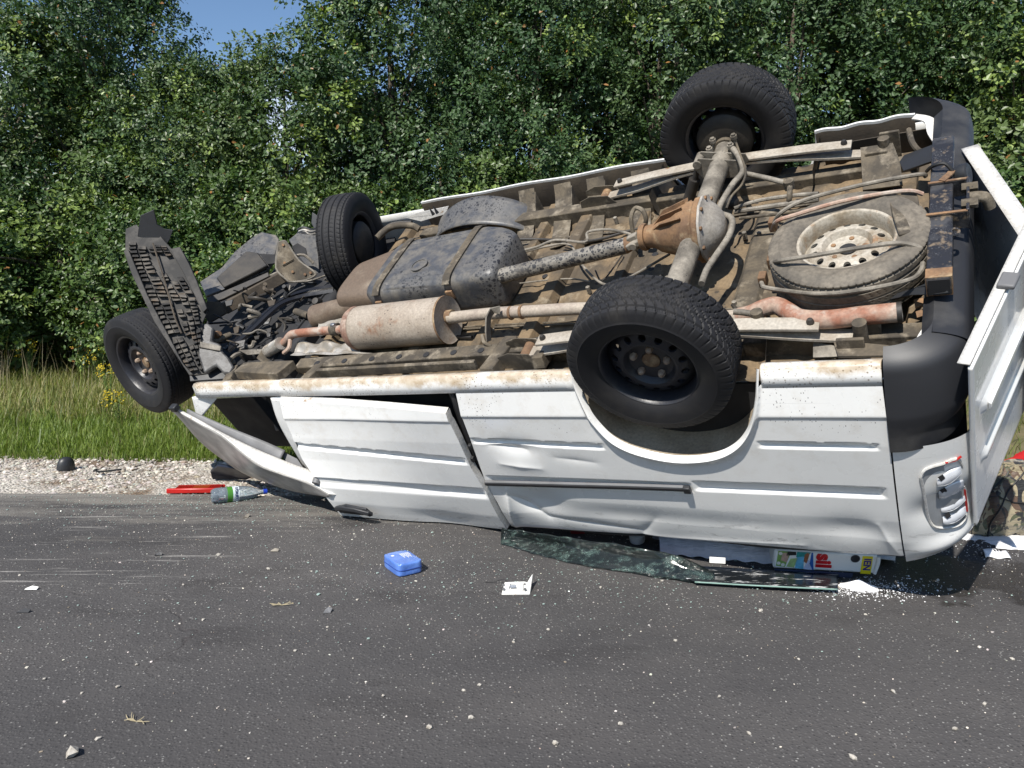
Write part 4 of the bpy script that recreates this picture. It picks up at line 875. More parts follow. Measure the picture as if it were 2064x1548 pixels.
# ---- wheels: part wheel (rim) > tyre, lug_nut, hub
def tyre_mesh(name, R_, W_, rim, mat, kind, nseg):
    prof_s = []                                     # (y, r) outer face at -y
    hw = W_ / 2
    for y, r in [(-hw * .80, rim - .004), (-hw * .96, rim + .012), (-hw * 1.05, rim + .04), (-hw * 1.09, rim + .065), (-hw * 1.085, R_ - .058), (-hw * 1.10, R_ - .054), (-hw * 1.075, R_ - .050), (-hw * 1.06, R_ - .045), (-hw * 1.0, R_ - .022), (-hw * .95, R_ - .011)]: prof_s.append((y, r, 0))
    for y in np.linspace(-hw * .9, hw * .9, 37): prof_s.append((y, R_ - .006 * (y / hw) ** 2, 1))
    for y, r in [(hw * .95, R_ - .011), (hw, R_ - .022), (hw * 1.06, R_ - .045), (hw * 1.09, rim + .065), (hw * 1.05, rim + .04), (hw * .96, rim + .012), (hw * .80, rim - .004)]: prof_s.append((y, r, 0))
    vs = []; m = len(prof_s)
    for i in range(nseg):
        th = 2 * math.pi * i / nseg
        for y, r, t in prof_s:
            d = 0
            if t:
                a = abs(y) / hw
                if kind == 'winter':
                    if abs(a - .30) < .045 or abs(a - .70) < .04: d = .007
                    ph = (th * 56 / (2 * math.pi) + (2.0 * math.sin(a * 1.7)) + (.5 if y > 0 else 0)) % 1
                    if ph < .17 and not .0 <= a < .03: d = max(d, .0065)
                    if a < .03: d = max(d, .0)
                    if .42 < ph % 1 < .48 or .72 < ph < .77: d = max(d, .0022)
                else:
                    if abs(a - .0) < .035 or abs(a - .42) < .035 or abs(a - .78) < .03: d = .0065
                    ph = (th * 70 / (2 * math.pi) + a * .8) % 1
                    if ph < .14 and a > .55: d = max(d, .004)
                    if ph < .14 and .1 < a < .3: d = max(d, .003)
            elif abs(y) > hw * .94 and r > R_ - .03:
                ph = (th * 56 / (2 * math.pi) + 1.98 + (.5 if y > 0 else 0)) % 1
                if kind == 'winter' and ph < .2: d = .005
            rr = r - d; vs.append((rr * math.cos(th), y, rr * math.sin(th)))
    vs = np.array(vs); i = np.arange(nseg)[:, None]; j = np.arange(m - 1)[None]; k = (i + 1) % nseg
    f = np.stack([i * m + j, i * m + j + 1, k * m + j + 1, k * m + j], -1).reshape(-1, 4)
    me = raw(name, vs, [f], mat, None, True); me.set_sharp_from_angle(angle=RAD(32)); return me
def rim_mesh(name, rr, mat, N=14, hole_r=.0145, hole_c=.132, deep=.035):
    mb = MB(); ax = (0, -1, 0)
    # heights are measured towards the outer face (-y)
    def hgt(r): return float(np.interp(r, [0, .036, .05, .085, .098, .112, .15, .163, .172], [.030, .030, .032, .036, .060, .062, .046, .026, .020])) - deep + .03
    outer = [(.172, hgt(.172)), (.174, .045), (.178, .075), (rr - .006, .083), (rr + .006, .086), (rr + .010, .080), (rr + .004, .074), (rr - .004, .06), (.174, .0), (.172, -.07), (rr, -.085), (rr + .010, -.086)]
    def ring(prf, n=56):
        b = len(mb.v)
        for r, h in prf:
            for j in range(n): a = 2 * math.pi * j / n; mb.v.append(Vector((r * math.cos(a), -h, r * math.sin(a))))
        for i in range(len(prf) - 1):
            for j in range(n): k = (j + 1) % n; mb.f.append((b + i * n + j, b + i * n + k, b + (i + 1) * n + k, b + (i + 1) * n + j))
    ring(outer)
    ring([(.036, -.02), (.036, hgt(.036)), (.05, hgt(.05)), (.07, hgt(.07)), (.085, hgt(.085)), (.094, hgt(.094)), (.099, hgt(.099)), (.108, hgt(.108))])
    ring([(.156, hgt(.156)), (.163, hgt(.163)), (.172, hgt(.172))])
    for k in range(N):
        t0 = 2 * math.pi * k / N; ht = math.pi / N; P = []; C_ = []; Dp = []
        for q in range(16):
            s_ = q / 16 * 8; side = int(s_ // 2); f_ = s_ % 2 - 1
            a, b = [(f_, -1), (1, f_), (-f_, 1), (-1, -f_)][side]
            r = .132 + b * .024; th = t0 + a * ht; P.append(Vector((r * math.cos(th), -hgt(r), r * math.sin(th))))
            an = math.atan2(b, a); r2 = hole_c + hole_r * math.sin(an); th2 = t0 + hole_r * math.cos(an) / hole_c
            C_.append(Vector((r2 * math.cos(th2), -hgt(r2), r2 * math.sin(th2)))); Dp.append(C_[-1] + Vector((0, .012, 0)))
        b0 = len(mb.v); mb.v += P + C_ + Dp
        for q in range(16):
            z = (q + 1) % 16; mb.f.append((b0 + q, b0 + z, b0 + 16 + z, b0 + 16 + q)); mb.f.append((b0 + 16 + q, b0 + 16 + z, b0 + 32 + z, b0 + 32 + q))
    return mb
TY_R = tyre_mesh('tyre', .314, .205, .190, MT['tyre'], 'winter', 560)
TY_F = tyre_mesh('tyre', .314, .195, .190, MT['tyre'], 'summer', 420)
TY_S = TY_F.copy(); TY_S.materials.clear(); TY_S.materials.append(MT['tyre_mud'])
RIM = rim_mesh('wheel', .19, None)
def wheel(name, tyre, rim_mat, loc, rot, nuts=True, drum=True, label=None):
    r = RIM.build(name, rim_mat, van, ang=35, merge=False); r.location = loc; r.rotation_euler = rot
    t = bpy.data.objects.new('tyre', tyre); COL.objects.link(t); t.parent = r
    MB().lathe([(.0, .002), (.034, .0), (.034, .012), (.022, .016), (.0, .017)], (0, -.018, 0), (0, -1, 0), 20).build('hub_cap', MT['rust'] if nuts else MT['dark_int'], r)
    if nuts:
        for k in range(5):
            a = 2 * math.pi * k / 5 + .4; MB().lathe([(.014, -.01), (.014, .012), (.011, .02), (.006, .024)], (.066 * math.cos(a), -.030, .066 * math.sin(a)), (0, -1, 0), 6).build('lug_nut', MT['nut'], r)
    else:
        for k in range(5):
            a = 2 * math.pi * k / 5 + .3; MB().lathe([(.0105, -.004), (.0105, .0015), (.0, .002)], (.066 * math.cos(a), -.031, .066 * math.sin(a)), (0, -1, 0), 10).build('bolt_hole', MT['rust'], r)
    if drum:
        MB().lathe([(.0, .09), (.07, .092), (.12, .085), (.135, .07), (.138, .02), (.13, .0), (.0, .0)], (0, .0, 0), (0, 1, 0), 28).build('brake_drum', MT['dark'], r)
    if label: r['label'] = label
    return r
AXU, AXW = 3.085, .085
wn_ = V(1316, 716, v=-.76)
wheel('wheel', TY_R, MT['rim_black'], (wn_[0], -.76, wn_[2]), (RAD(1), .3, 0), label='rear wheel over the arch in the white flank')
wf_ = V(1466, 268, v=.76)
wheel('wheel', TY_R, MT['rim_black'], (wf_[0], .76, wf_[2]), (0, 1.1, math.pi), label='rear wheel on the far side seen from within')
p = D(302, 727, 4.72)
wheel('wheel', TY_F, MT['rim_black'], p, (RAD(-20), 0, RAD(-6)), label='front wheel beside the hanging plastic tray')
p = V(712, 492, v=.45)
wheel('wheel', TY_F, MT['rim_black'], p, (RAD(-10), 0, math.pi + RAD(103)), label='front wheel on the far side turned out of line')
sp = wheel('spare_wheel', TY_S, MT['rim_white'], V(1706, 482, w=.115) + WA * -.068, (RAD(-90 + 2), .0, RAD(-8)), nuts=False, drum=False, label='muddy spare wheel with rusty white rim under the tail')

sp.scale = (.89, .89, .89)
# ---- rear axle, differential, propeller shaft
axl = MB().tube([(AXU, -.70, AXW), (AXU, -.10, AXW)], .046, 20).tube([(AXU, .10, AXW), (AXU, .70, AXW)], .046, 20).build('rear_axle', MT['frame_grey'], van)
for v_ in (-.64, .64): MB().lathe([(.056, -.012), (.056, .012)], (AXU, v_, AXW), (0, 1, 0), 20).build('axle_collar', MT['frame'], axl)
dif = MB().lathe([(.05, 2.86), (.055, 2.90), (.075, 2.93), (.085, 2.96), (.098, 3.0), (.118, 3.03), (.128, 3.06), (.128, 3.10), (.142, 3.105), (.142, 3.13)], (0, -.02, AXW), (1, 0, 0), 12).build('differential', MT['rust'], van, bevel=.005, ang=30)
MB().lathe([(.146, 3.132), (.146, 3.142), (.118, 3.150), (.105, 3.17), (.07, 3.20), (.03, 3.212), (.0, 3.213)], (0, -.02, AXW), (1, 0, 0), 12).build('differential_cover', MT['cover'], dif, ang=45)
MB().lathe([(.018, 0), (.018, .012), (.009, .013), (.009, .008), (0, .008)], (3.19, -.05, AXW + .02), (1, 0, .4), 10).build('drain_plug', MT['rust'], dif)
for k in range(5):
    a = RAD(35 + k * 22); y, z = math.cos(a), math.sin(a)
    MB().plate([Vector((2.90, -.02, AXW)) + Vector((0, y, z)) * .05, Vector((3.06, -.02, AXW)) + Vector((0, y, z)) * .125, Vector((3.06, -.02, AXW)) + Vector((0, y, z)) * .142, Vector((2.96, -.02, AXW)) + Vector((0, y, z)) * .11], .006).build('cooling_rib', MT['rust'], dif)
for k in range(10):
    a = 2 * math.pi * k / 10; MB().lathe([(.009, 0), (.009, .010), (.0, .012)], (3.142, -.02 + .134 * math.cos(a), AXW + .134 * math.sin(a)), (1, 0, 0), 6).build('cover_bolt', MT['rust'], dif)
s0, s1 = V(880, 588, w=.02), V(1262, 495, w=.06)
shf = MB().tube([s0, s1], .037, 22).build('propeller_shaft', MT['shaft'], van)
MB().tube([s1, s1 + (s1 - s0).normalized() * .03], [.037, .028], 18).build('shaft_end', MT['rust'], shf)
je = Vector((2.85, -.02, AXW))
MB().box((s1 + je) / 2, (.07, .075, .03), ((je - s1).normalized(), VA, (je - s1).normalized().cross(VA))).box((s1 + je) / 2, (.05, .03, .075), ((je - s1).normalized(), VA, (je - s1).normalized().cross(VA))).build('universal_joint', MT['frame_grey'], shf, bevel=.006)
MB().lathe([(.0, -.012), (.058, -.012), (.062, 0), (.058, .012), (.0, .012)], je + UA * .0, (1, 0, 0), 20).build('flange', MT['rust'], shf)
MB().lathe([(.016, -.045), (.016, .045)], (s1 + je) / 2, (0, 1, 0), 12).build('joint_bearing', MT['frame_grey'], shf)
j0 = V(838, 594, w=.02); MB().tube([s0, s0 + (j0 - s0) * .35, s0 + (j0 - s0) * .7, j0], [.035, .028, .03, .024], 14).build('shaft_yoke', MT['frame'], shf)
MB().box(s0 + (j0 - s0) * .55, (.05, .075, .03)).box(s0 + (j0 - s0) * .55, (.04, .03, .075)).build('universal_joint', MT['frame'], shf, bevel=.006)
cb = V(826, 596, w=.01)
MB().lathe([(.048, -.018), (.066, -.018), (.066, .018), (.048, .018), (.048, -.018)], cb, UA, 24).build('centre_bearing', MT['frame'], van)
MB().beam(cb + VA * -.13 + WA * -.06, cb + VA * .13 + WA * -.06, .05, .03).build('bearing_bracket', MT['frame'], van, bevel=.004)
MB().tube([cb + UA * -.02, V(775, 604, w=.0), V(690, 622, w=-.01), V(640, 640, w=-.04)], [.03, .05, .058, .075], 18).build('gearbox_tail', MT['tank_guard'], van)
# ---- leaf springs, shackles, U-bolts, dampers
def leaf(pts, wd, th): return MB().sweep(spline(pts, 8), [(-wd / 2, -th / 2), (wd / 2, -th / 2), (wd / 2, th / 2), (-wd / 2, th / 2)])
for sgn in (1, -1):
    vv = .60 * sgn
    ls = leaf([(2.42, vv, -.045), (2.62, vv, -.025), (2.85, vv, .015), (3.08, vv, .032), (3.32, vv, .015), (3.55, vv, -.02), (3.74, vv, -.045)], .062, .010).build('leaf_spring', MT['spring'], van)
    leaf([(2.50, vv, .018), (2.75, vv, .036), (3.08, vv, .046), (3.40, vv, .036), (3.64, vv, .018)], .064, .014).build('overload_leaf', MT['spring'], ls, bevel=.003)
    for u_ in (2.53, 3.61): MB().lathe([(.014, 0), (.014, .010), (.009, .02), (0, .021)], (u_, vv, .026), (0, 0, 1), 8).build('spring_bolt', MT['dark'], ls)
    MB().tube([(2.42, vv - .045, -.05), (2.42, vv + .045, -.05)], .027, 14).build('spring_eye', MT['rust'], ls)
    for o_ in (-.05, .05):
        MB().plate([(2.30, vv + o_, -.02), (2.36, vv + o_, .0), (2.46, vv + o_, -.01), (2.52, vv + o_, -.08), (2.50, vv + o_, FL - .01), (2.28, vv + o_, FL - .01)], .005).build('spring_hanger', MT['frame'], van, bevel=.002)
    MB().tube([(3.77, vv - .02, -.115), (3.77, vv - .02, .035)], .024, 14).build('shackle_pin', MT['frame'], van)
    MB().box((3.79, vv + .03, -.05), (.08, .014, .17)).box((3.74, vv - .06, -.06), (.09, .014, .12)).build('shackle', MT['frame'], van, bevel=.004)
    MB().box((3.08, vv, AXW + .0), (.15, .09, .012)).build('spring_plate', MT['frame_grey'], van, bevel=.003) if sgn < 0 else None
    for o_ in (-.04, .04):
        for u_ in (-.05, .05):
            MB().lathe([(.0, -.05), (.011, -.05), (.011, .07), (.0, .07)], (AXU + u_, vv + o_, AXW), (0, 0, 1), 8).build('u_bolt', MT['frame_grey'], van)
            MB().lathe([(.017, 0), (.017, .016), (0, .016)], (AXU + u_, vv + o_, AXW + .045), (0, 0, 1), 6).build('u_bolt_nut', MT['frame_grey'], van)
    MB().plate([(2.97, vv - sgn * .06, .10), (3.0, vv - sgn * .06, .15), (3.20, vv - sgn * .06, .10), (3.21, vv - sgn * .06, .06), (3.15, vv - sgn * .06, .02), (3.0, vv - sgn * .06, .04)], .006).build('damper_bracket', MT['frame_grey'], van, bevel=.002)
    MB().plate([(2.97, vv - sgn * .12, .10), (3.0, vv - sgn * .12, .15), (3.20, vv - sgn * .12, .10), (3.21, vv - sgn * .12, .06), (3.15, vv - sgn * .12, .02), (3.0, vv - sgn * .12, .04)], .006).build('damper_bracket', MT['frame_grey'], van, bevel=.002)
    MB().tube([(2.99, vv - sgn * .09, .12), (2.93, vv - sgn * .1, -.02)], .014, 10).tube([(2.95, vv - sgn * .1, .03), (2.86, vv - sgn * .12, -.14)], .028, 12).build('damper', MT['dark'], van)
    MB().lathe([(.02, -.045), (.02, .045)], (2.99, vv - sgn * .09, .12), (0, 1, 0), 12).build('damper_eye', MT['frame_grey'], van)
# anti-roll bar and brake pipes on the axle
px_tube('anti_roll_bar', [(1478, 300, .13), (1490, 318, .13), (1497, 345, .12), (1478, 370, .11), (1462, 395, .10), (1450, 418, .10), (1452, 430, .10), (1472, 438, .10), (1476, 452, .10), (1468, 478, .10), (1440, 520, .10), (1424, 545, .10), (1414, 572, .10)], .0135, MT['frame_grey'], n=12)
px_tube('brake_pipe', [(1484, 288, .14), (1492, 312, .14), (1503, 345, .13), (1495, 372, .12), (1475, 395, .11), (1464, 420, .10)], .005, MT['frame'])
px_tube('link_rod', [(1503, 350, .09), (1545, 359, .07), (1588, 370, .05)], .012, MT['frame_grey'], n=12)
MB().lathe([(.022, -.02), (.022, .02)], V(1590, 372, w=.05), (0, 0, 1), 14).build('link_end', MT['frame'], van)
px_tube('link_rod', [(1592, 376, .05), (1591, 400, .02), (1588, 412, -.02)], .012, MT['frame'], n=10)
px_tube('link_rod', [(1478, 628, .06), (1500, 630, .05), (1524, 634, .04)], .012, MT['frame_grey'], n=12)
MB().lathe([(.022, -.02), (.022, .02)], V(1526, 636, w=.04), (0, 0, 1), 14).build('link_end', MT['frame'], van)
MB().lathe([(.03, -.02), (.034, .0), (.03, .02), (.012, .03)], V(1475, 408, w=.02), (1, 0, 0), 14).build('bump_stop', MT['rubber'], van)
px_tube('hose_loop', [(1276, 470, .0), (1272, 440, .06), (1280, 420, .09), (1296, 425, .09), (1302, 445, .05), (1296, 462, .0)], .011, MT['frame'], n=8)
# plate bracket next to the loop
for (a, b, c_, d_) in [((1030, 470), (1290, 440), (1300, 450), (1040, 480))]: pass
# ---- exhaust
m0, m1 = V(712, 663, w=.0), V(900, 645, w=.0); dm = (m1 - m0).normalized()
muf = MB().lathe([(.0, -.035), (.05, -.03), (.085, -.012), (.105, .01), (.115, .03), (.115, (m1 - m0).length), (.118, (m1 - m0).length + .002), (.118, (m1 - m0).length + .012), (.108, (m1 - m0).length + .008), (.0, (m1 - m0).length + .004)], m0, dm, 36).build('muffler', MT['muffler'], van, ang=50)
MB().lathe([(.052, -.031), (.087, -.013), (.107, .009), (.117, .03), (.117, .055)], m0, dm, 36, cap=False).build('muffler_end', MT['rust_pink'], muf, ang=60)
MB().lathe([(.119, 0), (.119, .010)], m1 + dm * .002, dm, 36, cap=False).build('muffler_seam', MT['rust'], muf)
MB().lathe([(.034, -.004), (.034, .03)], m1 + dm * .01 + Vector((0, .01, .01)), dm, 18).build('inlet_collar', MT['rust'], muf)
px_tube('exhaust_pipe', [(905, 641, .01), (990, 632, .01), (1080, 627, .0), (1180, 622, -.02), (1300, 625, -.04), (1420, 640, -.05), (1500, 637, -.03)], .0285, MT['pipe'], n=16)
px_tube('tailpipe', [(1490, 638, -.035), (1515, 632, -.02), (1540, 621, .0), (1566, 616, .01), (1588, 628, .01), (1615, 642, .01), (1670, 644, .01), (1740, 636, .01), (1816, 629, .01)], .034, MT['pipe_rust'], n=18)
tp = V(1816, 629, w=.01); MB().lathe([(.036, -.012), (.036, .004), (.032, .004), (.029, -.06), (.0, -.07)], tp, V(1845, 626, w=.01) - tp, 20).build('tailpipe_mouth', MT['dark'], van)
for (x, y) in [(1030, 631), (1052, 629)]: MB().lathe([(.031, -.006), (.033, 0), (.031, .006)], V(x, y, w=.006), dm, 18).build('weld_ring', MT['rust'], van)
px_tube('front_pipe', [(700, 663, .0), (680, 665, .0), (640, 668, .0), (600, 672, .0), (586, 676, -.01), (574, 690, -.05), (548, 702, -.09)], .024, MT['pipe_rust'], n=14)
MB().lathe([(.031, -.025), (.034, -.022), (.034, .022), (.031, .025)], V(676, 664, w=.0), dm, 18).build('pipe_clamp', MT['frame'], van)
MB().box(V(672, 657, w=.03), (.03, .02, .03)).build('clamp_bolt', MT['chrome'], van, bevel=.004)
px_tube('flexible_pipe', [(566, 692, -.04), (553, 700, -.07), (540, 708, -.1)], .036, MT['foil'], n=16)
px_tube('hanger_rod', [(585, 678, -.02), (583, 700, -.04), (572, 712, -.06)], .012, MT['pipe_rust'])
MB().sweep([V(1008, 625, w=.05), V(992, 626, w=.055), V(984, 640, w=.04), V(983, 668, w=-.01), V(985, 688, w=-.05)], [(-.02, -.004), (.02, -.004), (.02, .004), (-.02, .004)], up=(1, 0, 0)).build('exhaust_hanger', MT['frame_grey'], van, bevel=.002)
px_tube('hanger_rod', [(972, 676, -.02), (976, 690, -.03), (990, 698, -.05)], .009, MT['frame'])
# foil heat shields
def wavy(P00, P10, P01, P11, amp, n=24, k=5): 
    return lambda a, b: (Vector(P00) * (1 - a) + Vector(P10) * a) * (1 - b) + (Vector(P01) * (1 - a) + Vector(P11) * a) * b + WA * (amp * math.sin(a * k * 3.1) * math.cos(b * 4))
MB().grid(wavy(V(648, 635, w=-.03), V(716, 628, w=-.03), V(640, 662, w=-.04), V(716, 655, w=-.04), .006), 24, 10).build('heat_shield', MT['foil'], van, solid=.002)
MB().grid(wavy(V(600, 690, w=-.06), V(722, 690, w=-.06), V(592, 714, w=-.07), V(726, 712, w=-.07), .014), 30, 10).build('heat_shield', MT['foil'], van, solid=.002)
MB().grid(wavy(V(592, 712, w=-.05), V(700, 708, w=-.06), V(585, 716, w=-.03), V(760, 712, w=-.06), .006), 30, 6).build('heat_shield', MT['foil'], van, solid=.002)
# ---- fuel tank
def tank_part(name, u0, u1, vlo, vhi, top, mat, rib=0, parent=van, e=.38):
    def f(a, b):
        u = u0 + (u1 - u0) * a; t = 2 * math.pi * b; ends = min(1, max(0, min(a, 1 - a) / .10)); sc = .86 + .14 * math.sqrt(1 - (1 - ends) ** 2)
        c, s_ = math.cos(t), math.sin(t); lo, hi = vlo(u), vhi(u)
        x = math.copysign(abs(c) ** e, c); z = math.copysign(abs(s_) ** e, s_)
        w = (FL + top) / 2 + (top - FL) / 2 * z * sc; v = (lo + hi) / 2 + (hi - lo) / 2 * x * sc
        if rib and s_ > .4 and .18 < a < .62: w -= rib * (1 if (v * 26) % 1 < .4 else 0) * (1 if abs(v) < .22 else 0)
        return (u, v, w)
    m_ = MB().grid(f, 60, 120)
    for a in (0, 1): m_.f.append(tuple((60 * a) * 121 + j for j in range(120)))
    return m_.build(name, mat, parent, ang=60)
lo_ = lambda u: np.interp(u, [1.1, 1.4, 2.15], [-.22, -.25, -.20]); hi_ = lambda u: np.interp(u, [1.1, 1.35, 1.9, 2.0, 2.15], [.06, .24, .27, .24, .16])
tk = tank_part('fuel_tank', 1.32, 2.12, lo_, hi_, .115, MT['tank'], .008)
tank_part('tank_guard', 1.10, 1.42, lambda u: -.24, lambda u: np.interp(u, [1.1, 1.42], [.10, .26]), .105, MT['tank_guard'], parent=tk, e=.5)
for u_ in (1.42, 1.86):
    MB().sweep([(u_ + .0 * t, lo_(u_) - .006 + (hi_(u_) - lo_(u_) + .012) * t, .115 + .006 - .03 * (abs(t - .5) * 2) ** 8) for t in np.linspace(0, 1, 14)], [(-.022, -.003), (.022, -.003), (.022, .003), (-.022, .003)]).build('tank_strap', MT['frame'], tk)
    MB().box((u_, lo_(u_) - .01, .03), (.04, .014, .05)).build('strap_clip', MT['rust'], tk, bevel=.003)
MB().lathe([(.05, 0), (.05, .006), (.04, .008), (.04, .004), (0, .004)], (1.62, -.06, .113), (0, 0, 1), 24).build('sender_cap', MT['tank'], tk)
MB().lathe([(.028, 0), (.028, .02), (.016, .022), (.016, .01), (0, .01)], (2.10, -.08, .03), (1, -.3, .2), 16).build('filler_cap', MT['frame_grey'], tk)
# arched splash liner on the far side
MB().grid(lambda a, b: (1.30 + .66 * a, .50 + .16 * b - .05 * math.sin(a * 3.14) * (1 - b), -.10 + .155 * math.sin(math.pi * min(1, .06 + a * .94)) ** .7 - .05 * (1 - b)), 40, 8).build('splash_liner', MT['tank'], van, solid=.006)
for (x, y, dx) in [(872, 430, -4), (880, 427, -3), (1002, 405, 2), (1016, 408, 4), (1030, 425, 5)]:
    q = V(x, y, v=.66); MB().lathe([(.012, -.01), (0, .05)], q, (.2 * dx * .1, 0, 1), 5).build('liner_clip', MT['black'], van)
px_tube('filler_hose', [(760, 480, .05), (780, 462, .06), (800, 455, .06), (830, 455, .03), (845, 462, .0)], .020, MT['frame'], n=10)
px_tube('filler_hose', [(765, 470, .02), (790, 452, .03), (830, 448, .01)], .012, MT['dark'], n=8)
MB().plate([V(820, 438, w=-.02), V(842, 428, w=0), V(905, 415, w=-.02), V(900, 430, w=-.05), V(850, 445, w=-.06)], .01).build('sill_end', MT['paint_in'], van)
MB().plate([D(770, 436, 5.3), D(832, 428, 5.2), D(836, 440, 5.2), D(772, 450, 5.3)], .02).build('torn_fender', MT['bumper'], van, bevel=.004)
# ---- spare wheel cage, tow bar, brackets
cage = px_tube('spare_wheel_cage', [(1556, 464, .05), (1566, 446, .15), (1600, 434, .165), (1700, 405, .165), (1820, 385, .15), (1860, 391, .12)], .0085, MT['pipe_rust'])
for pts in ([(1560, 450, .06), (1575, 428, .12), (1625, 402, .15), (1740, 372, .14), (1850, 352, .11), (1866, 356, .09)], [(1556, 530, .05), (1570, 526, .15), (1640, 515, .165), (1750, 497, .165), (1815, 490, .15), (1856, 500, .12)], [(1534, 560, .0), (1536, 572, .03), (1550, 581, .06), (1650, 592, .09), (1740, 584, .10), (1830, 565, .10), (1855, 548, .09), (1860, 530, .09)]):
    px_tube('cage_bar', pts, .0085, MT['frame_grey'], parent=cage)
for (x, y) in [(1558, 452), (1538, 563), (1556, 527)]: MB().box(V(x, y, w=.02), (.03, .045, .05)).build('cage_bracket', MT['rust'], cage, bevel=.004)
MB().plate([V(1788, 395, w=.13), V(1850, 400, w=.125), V(1862, 470, w=.125), V(1812, 478, w=.13), V(1800, 440, w=.14)], .012).build('rubber_flap', MT['frame'], van, bevel=.004)
b0, b1 = V(1902, 292, w=.09), V(1893, 578, w=.09)
bar = MB().beam(b0, b1, .075, .075).build('tow_bar', MT['blackpaint'], van, bevel=.006)
MB().beam(b1 + VA * .003, b1 + VA * -.004, .062, .062).build('bar_end', MT['dark_int'], bar)
MB().beam(b1 + VA * .05, b1 + VA * .002, .0775, .0775).build('bar_rust_band', MT['rust'], bar)
MB().plate([V(1912, 566, w=.09), V(1915, 592, w=.06), V(1890, 594, w=.06), V(1840, 596, w=.03), V(1795, 606, w=.0), V(1800, 596, w=.0), V(1850, 580, w=.05), V(1880, 568, w=.09)], .012).build('tow_bar_bracket', MT['black'], bar, bevel=.003)
MB().plate([V(1908, 288, w=.1), V(1880, 292, w=.1), V(1822, 312, w=.05), V(1812, 326, w=.02), V(1820, 345, w=.02), V(1860, 330, w=.07), V(1895, 318, w=.09)], .012).build('tow_bar_bracket', MT['black'], bar, bevel=.003)
c0 = V(1897, 420, w=.09)
for dv in (.10, -.10):
    MB().beam(c0 + VA * dv + UA * -.042 + WA * .012, c0 + VA * dv + UA * .085 + WA * .012, .010, .068).build('hitch_plate', MT['blackpaint'], bar, bevel=.002)
    MB().beam(c0 + VA * (dv + .001) + UA * -.042 + WA * .047, c0 + VA * (dv + .001) + UA * .085 + WA * .047, .011, .004).build('hitch_edge', MT['rust'], bar)
MB().beam(c0 + VA * .10 + UA * .085 + WA * .012, c0 + VA * -.10 + UA * .085 + WA * .012, .010, .080).build('hitch_plate', MT['blackpaint'], bar, bevel=.002)
MB().tube([c0 + UA * .085 + WA * .03, c0 + UA * .115 + WA * .03, c0 + UA * .14 + WA * .02, c0 + UA * .15 + WA * -.02], [.020, .020, .019, .019], 14, res=3).build('tow_ball_neck', MT['frame'], bar)
for dv in (.05, -.05): MB().lathe([(.018, -.02), (.018, .03), (.0, .032)], c0 + UA * .085 + VA * dv + WA * .04, (1, 0, 0), 6).build('hitch_bolt', MT['frame'], bar)
so_ = V(1930, 355, w=.10); MB().lathe([(.0, -.05), (.03, -.05), (.034, .0), (.04, .01), (.04, .035), (.034, .04), (.0, .035)], so_, (1, -.15, .25), 20).build('trailer_socket', MT['black'], bar)
px_tube('socket_cable', [(1925, 352, .12), (1905, 330, .16), (1880, 335, .15), (1868, 345, .1)], .007, MT['rubber'], parent=bar)
MB().sweep([V(1898, 365, w=.14), V(1915, 350, w=.14), V(1922, 340, w=.12)], [(-.012, -.003), (.012, -.003), (.012, .003), (-.012, .003)]).build('socket_bracket', MT['rust'], bar)
MB().tube(spline([V(1912, 466, w=.12), V(1922, 461, w=.12), V(1932, 464, w=.11), V(1930, 472, w=.11), V(1915, 474, w=.12), V(1910, 468, w=.12)], 4), .006, 6).build('safety_eye', MT['blackpaint'], bar)
# rear corner inner structure
MB().plate([(3.5, .70, -.02), (3.95, .70, -.02), (3.95, .74, -.3), (3.5, .74, -.3)], .004).build('inner_quarter', MT['frame_dark'], van)
MB().plate([V(1842, 606, w=-.02), V(1888, 597, w=-.02), V(1892, 612, w=-.03), V(1845, 622, w=-.03)], .008).build('bumper_bracket', MT['rust'], van)
MB().plate([V(1845, 630, w=-.03), V(1890, 615, w=-.03), V(1892, 628, w=-.04), V(1848, 642, w=-.04)], .008).build('bumper_bracket', MT['rust'], van)
px_tube('bracket_strap', [(1832, 262, .0), (1838, 285, .01), (1848, 300, .0), (1856, 305, -.02)], .012, MT['frame'])
MB().plate([V(1735, 300, w=.0), V(1800, 290, w=.0), V(1815, 330, w=-.05), V(1820, 375, w=-.1), V(1740, 385, w=-.1)], .01).build('shackle_mount', MT['frame'], van)
MB().plate([V(1680, 690, w=-.05), V(1790, 700, w=-.05), V(1835, 720, w=-.05), V(1690, 722, w=-.05)], .01).build('shackle_mount', MT['frame'], van)
MB().plate([V(1640, 690, w=-.06), V(1690, 700, w=-.06), V(1690, 720, w=-.07), V(1640, 722, w=-.08)], .006).build('floor_gusset', MT['frame_grey'], van)

# ---- wrecked front end
def dplate(name, pts, d, th, mat, parent=van, bevel=.003, off=None, label=None):
    P = [D(p[0], p[1], p[2] if len(p) > 2 else d) for p in pts]
    return MB().plate(P, th).build(name, mat, parent, bevel=bevel, label=label)
MB().plate([V(404, 705, w=-.26), V(432, 618, w=-.26), V(575, 560, w=-.26), V(740, 470, w=-.26), V(800, 470, w=-.26), V(780, 680, w=-.26), V(620, 728, w=-.26), V(470, 762, w=-.26)], .02).build('engine_bay_shade', MT['dark_int'], van)  # near-black sheet stands in for the deep shade of the bay
hp = dplate('hood_panel', [(407, 574, 5.15), (451, 545, 5.2), (478, 512, 5.25), (516, 481, 5.3), (531, 474, 5.32), (560, 480, 5.3), (566, 489, 5.27), (558, 518, 5.2), (541, 552, 5.1), (519, 560, 5.07), (451, 590, 5.03), (419, 603, 5.03)], 5.1, .03, MT['tank'], bevel=.006)
